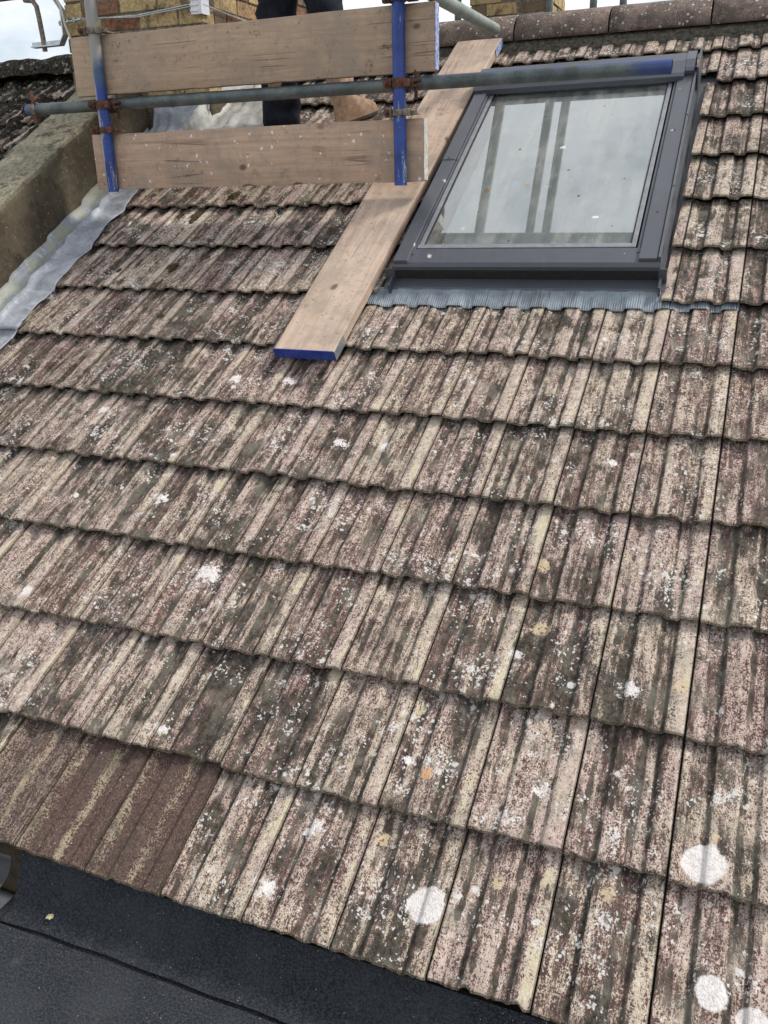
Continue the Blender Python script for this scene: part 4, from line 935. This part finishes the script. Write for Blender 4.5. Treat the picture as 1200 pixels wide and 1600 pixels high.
J = [(L3(-.80, 2.96, 2.60), .13), (L3(-.79, 2.97, 2.75), .12), (L3(-.78, 2.98, 2.92), .13), (L3(-.77, 2.98, 3.06), .115), (L3(-.77, 2.99, 3.13), .055), (L3(-.765, 3.0, 3.20), .075), (L3(-.76, 3.01, 3.29), .09), (L3(-.755, 3.01, 3.36), .06),
     (L3(-.895, 2.96, 2.52), .095), (L3(-.915, 2.88, 2.16), .062), (L3(-.925, 2.91, 1.80), .042),
     (L3(-.715, 2.96, 2.52), .095), (L3(-.690, 2.87, 2.17), .062), (L3(-.595, 2.92, 1.81), .042),
     (L3(-.96, 3.0, 3.05), .055), (L3(-1.02, 3.08, 2.80), .042), (L3(-1.0, 3.26, 2.68), .03),
     (L3(-.58, 2.95, 3.05), .055), (L3(-.50, 3.02, 2.80), .042), (L3(-.52, 3.20, 2.68), .03)]
E_ = [(0, 1), (1, 2), (2, 3), (3, 4), (4, 5), (5, 6), (6, 7), (0, 8), (8, 9), (9, 10), (0, 11), (11, 12), (12, 13), (3, 14), (14, 15), (15, 16), (3, 17), (17, 18), (18, 19)]
def hand(base, side, start):
    b = Vector(base); d = Vector((.05, .95, -.25)).normalized(); s_ = Vector((1, 0, 0)) * side
    J.append((tuple(b + d * .045), .026)); E_.append((start, len(J) - 1)); palm = len(J) - 1
    for k, ln in enumerate((.072, .082, .077, .060)):
        o_ = s_ * (.030 - .020 * k)
        pts = [b + d * .075 + o_, b + d * (.075 + ln * .5) + o_ + Vector((0, 0, -.010)), b + d * (.075 + ln * .85) + o_ + Vector((0, 0, -.034))]
        pr_ = palm
        for q_ in pts: J.append((tuple(q_), .0088)); E_.append((pr_, len(J) - 1)); pr_ = len(J) - 1
    pr_ = palm
    for q_ in (b + d * .05 + s_ * .040 + Vector((0, 0, -.01)), b + d * .085 + s_ * .058 + Vector((0, 0, -.03))): J.append((tuple(q_), .010)); E_.append((pr_, len(J) - 1)); pr_ = len(J) - 1
hand(L3(-1.0, 3.26, 2.68), 1, 16); hand(L3(-.52, 3.20, 2.68), -1, 19)
body = skin_mesh('body', J, E_, SKIN, pe, 0, 2)
# simple face details carried by the head
hx, hy, hz = L3(-.76, 3.01, 3.27)
hr = blob('hair', (hx - .008, hy - .02, hz + .035), .108, HAIR, 77, 1.05, 1.05); hr.parent = pe
def bit(name, mat, *calls):
    m = MB()
    for f, a in calls: getattr(m, f)(*a)
    return m.build(name, mat, pe, True)
bit('nose', SKIN, ('path', ([(hx + .005, hy + .085, hz + .02), (hx + .01, hy + .112, hz - .012), (hx + .005, hy + .09, hz - .022)], [.008, .014, .009], 10)))
bit('mouth', simple('lips', (.40, .16, .13), (.46, .2, .16), 30), ('path', ([(hx - .02, hy + .084, hz - .05), (hx + .005, hy + .089, hz - .052), (hx + .03, hy + .084, hz - .05)], .005, 8)))
for sx in (-.095, .095): bit('ear', SKIN, ('tube', ((hx + sx - .006, hy, hz - .01), (hx + sx + .006, hy, hz - .01), .028)))
for sx in (-.032, .036): bit('eye', WHITEPL, ('tube', ((hx + sx, hy + .078, hz + .012), (hx + sx, hy + .090, hz + .012), .011)))
TJ = [(L3(-.80, 2.96, 2.60), .150), (L3(-.80, 2.965, 2.70), .145), (L3(-.898, 2.96, 2.50), .118), (L3(-.912, 2.90, 2.32), .108), (L3(-.922, 2.875, 2.16), .098), (L3(-.922, 2.89, 2.00), .090), (L3(-.925, 2.875, 1.86), .092), (L3(-.925, 2.87, 1.70), .094), (L3(-.925, 2.87, 1.63), .094),
      (L3(-.715, 2.96, 2.50), .118), (L3(-.700, 2.90, 2.33), .104), (L3(-.688, 2.87, 2.17), .092), (L3(-.645, 2.89, 2.03), .078), (L3(-.612, 2.915, 1.92), .070), (L3(-.606, 2.918, 1.905), .070)]
TE = [(0, 1), (0, 2), (2, 3), (3, 4), (4, 5), (5, 6), (6, 7), (7, 8), (0, 9), (9, 10), (10, 11), (11, 12), (12, 13), (13, 14)]
tr_ = skin_mesh('trousers', TJ, TE, CLOTH, pe, 0, 3)
P = np.array([v.co[:] for v in tr_.data.vertices]); d = vnoise(P * np.array([12, 12, 24]), 81) * .012 + vnoise(P * np.array([26, 26, 60]), 82) * .005
for v, k in zip(tr_.data.vertices, d): v.co += v.normal * float(k)
JJ = [(L3(-.80, 2.965, 2.68), .155), (L3(-.79, 2.97, 2.80), .15), (L3(-.78, 2.98, 2.95), .15), (L3(-.77, 2.98, 3.07), .12), (L3(-.77, 2.99, 3.11), .075), (L3(-.965, 3.0, 3.045), .075), (L3(-1.02, 3.08, 2.80), .06), (L3(-1.002, 3.23, 2.695), .045), (L3(-.575, 2.95, 3.045), .075), (L3(-.50, 3.02, 2.80), .06), (L3(-.518, 3.17, 2.695), .045)]
skin_mesh('jacket', JJ, [(0, 1), (1, 2), (2, 3), (3, 4), (3, 5), (5, 6), (6, 7), (3, 8), (8, 9), (9, 10)], JACKET, pe, 0, 2)
def boot(fx, fy, fz, ang, tilt):
    """lofted work boot: ankle shaft, heel, toe; local y = forward"""
    secs = []  # (centre y, centre z, half width, half length-ish, kind) stacked from sole up
    rings = [(0.0, .060, .040, .145), (.014, .060, .044, .152), (.030, .060, .045, .152), (.050, .058, .045, .146), (.072, .045, .042, .128), (.095, .020, .040, .098), (.120, .0, .041, .072), (.155, -.008, .044, .062), (.200, -.010, .048, .062), (.245, -.010, .050, .064)]
    n = 28; vs = []
    for (z, cy, hw, hl) in rings:
        for i in range(n):
            t = 2 * pi * i / n; x = math.copysign(abs(sin(t)) ** .9, sin(t)) * hw; y = cos(t) * hl
            x *= 1 + .18 * (y > 0) * (1 - abs(y / hl - .6)) * (z < .06) 
            w_ = .0025 * float(vnoise(np.array([[x * 60, y * 50, z * 60]]), 90)[0])
            vs.append((x + w_, y + cy + w_, z))
    m = MB(); m.add(vs, [(j * n + i, j * n + (i + 1) % n, (j + 1) * n + (i + 1) % n, (j + 1) * n + i) for j in range(1, len(rings) - 1) for i in range(n)] + [tuple((len(rings) - 1) * n + i for i in range(n))])
    b = m.build('boot', SUEDE, pe, True, auto=60); m2 = MB(); m2.add(vs[:3 * n], [(j * n + i, j * n + (i + 1) % n, (j + 1) * n + (i + 1) % n, (j + 1) * n + i) for j in range(1) for i in range(n)] + [tuple(range(n - 1, -1, -1))]); s_ = m2.build('sole', SOLE, b, True)
    m3 = MB(); 
    for k in range(5): m3.path([(-.024, .055 - k * .011, .098 + k * .018), (0, .066 - k * .011, .103 + k * .018), (.024, .052 - k * .011, .098 + k * .018)], .003, 6)
    m3.build('laces', CORD, b, True) if False else None
    b.location = (fx - px_, fy - py_, fz - pz_); b.rotation_euler = (tilt, 0, ang); return b
boot(-.578, 2.89, 1.672, radians(-34), radians(17)).scale = (.9, .78, .92); boot(-.935, 2.93, 1.69, radians(10), radians(30)).scale = (.8, .85, .9)
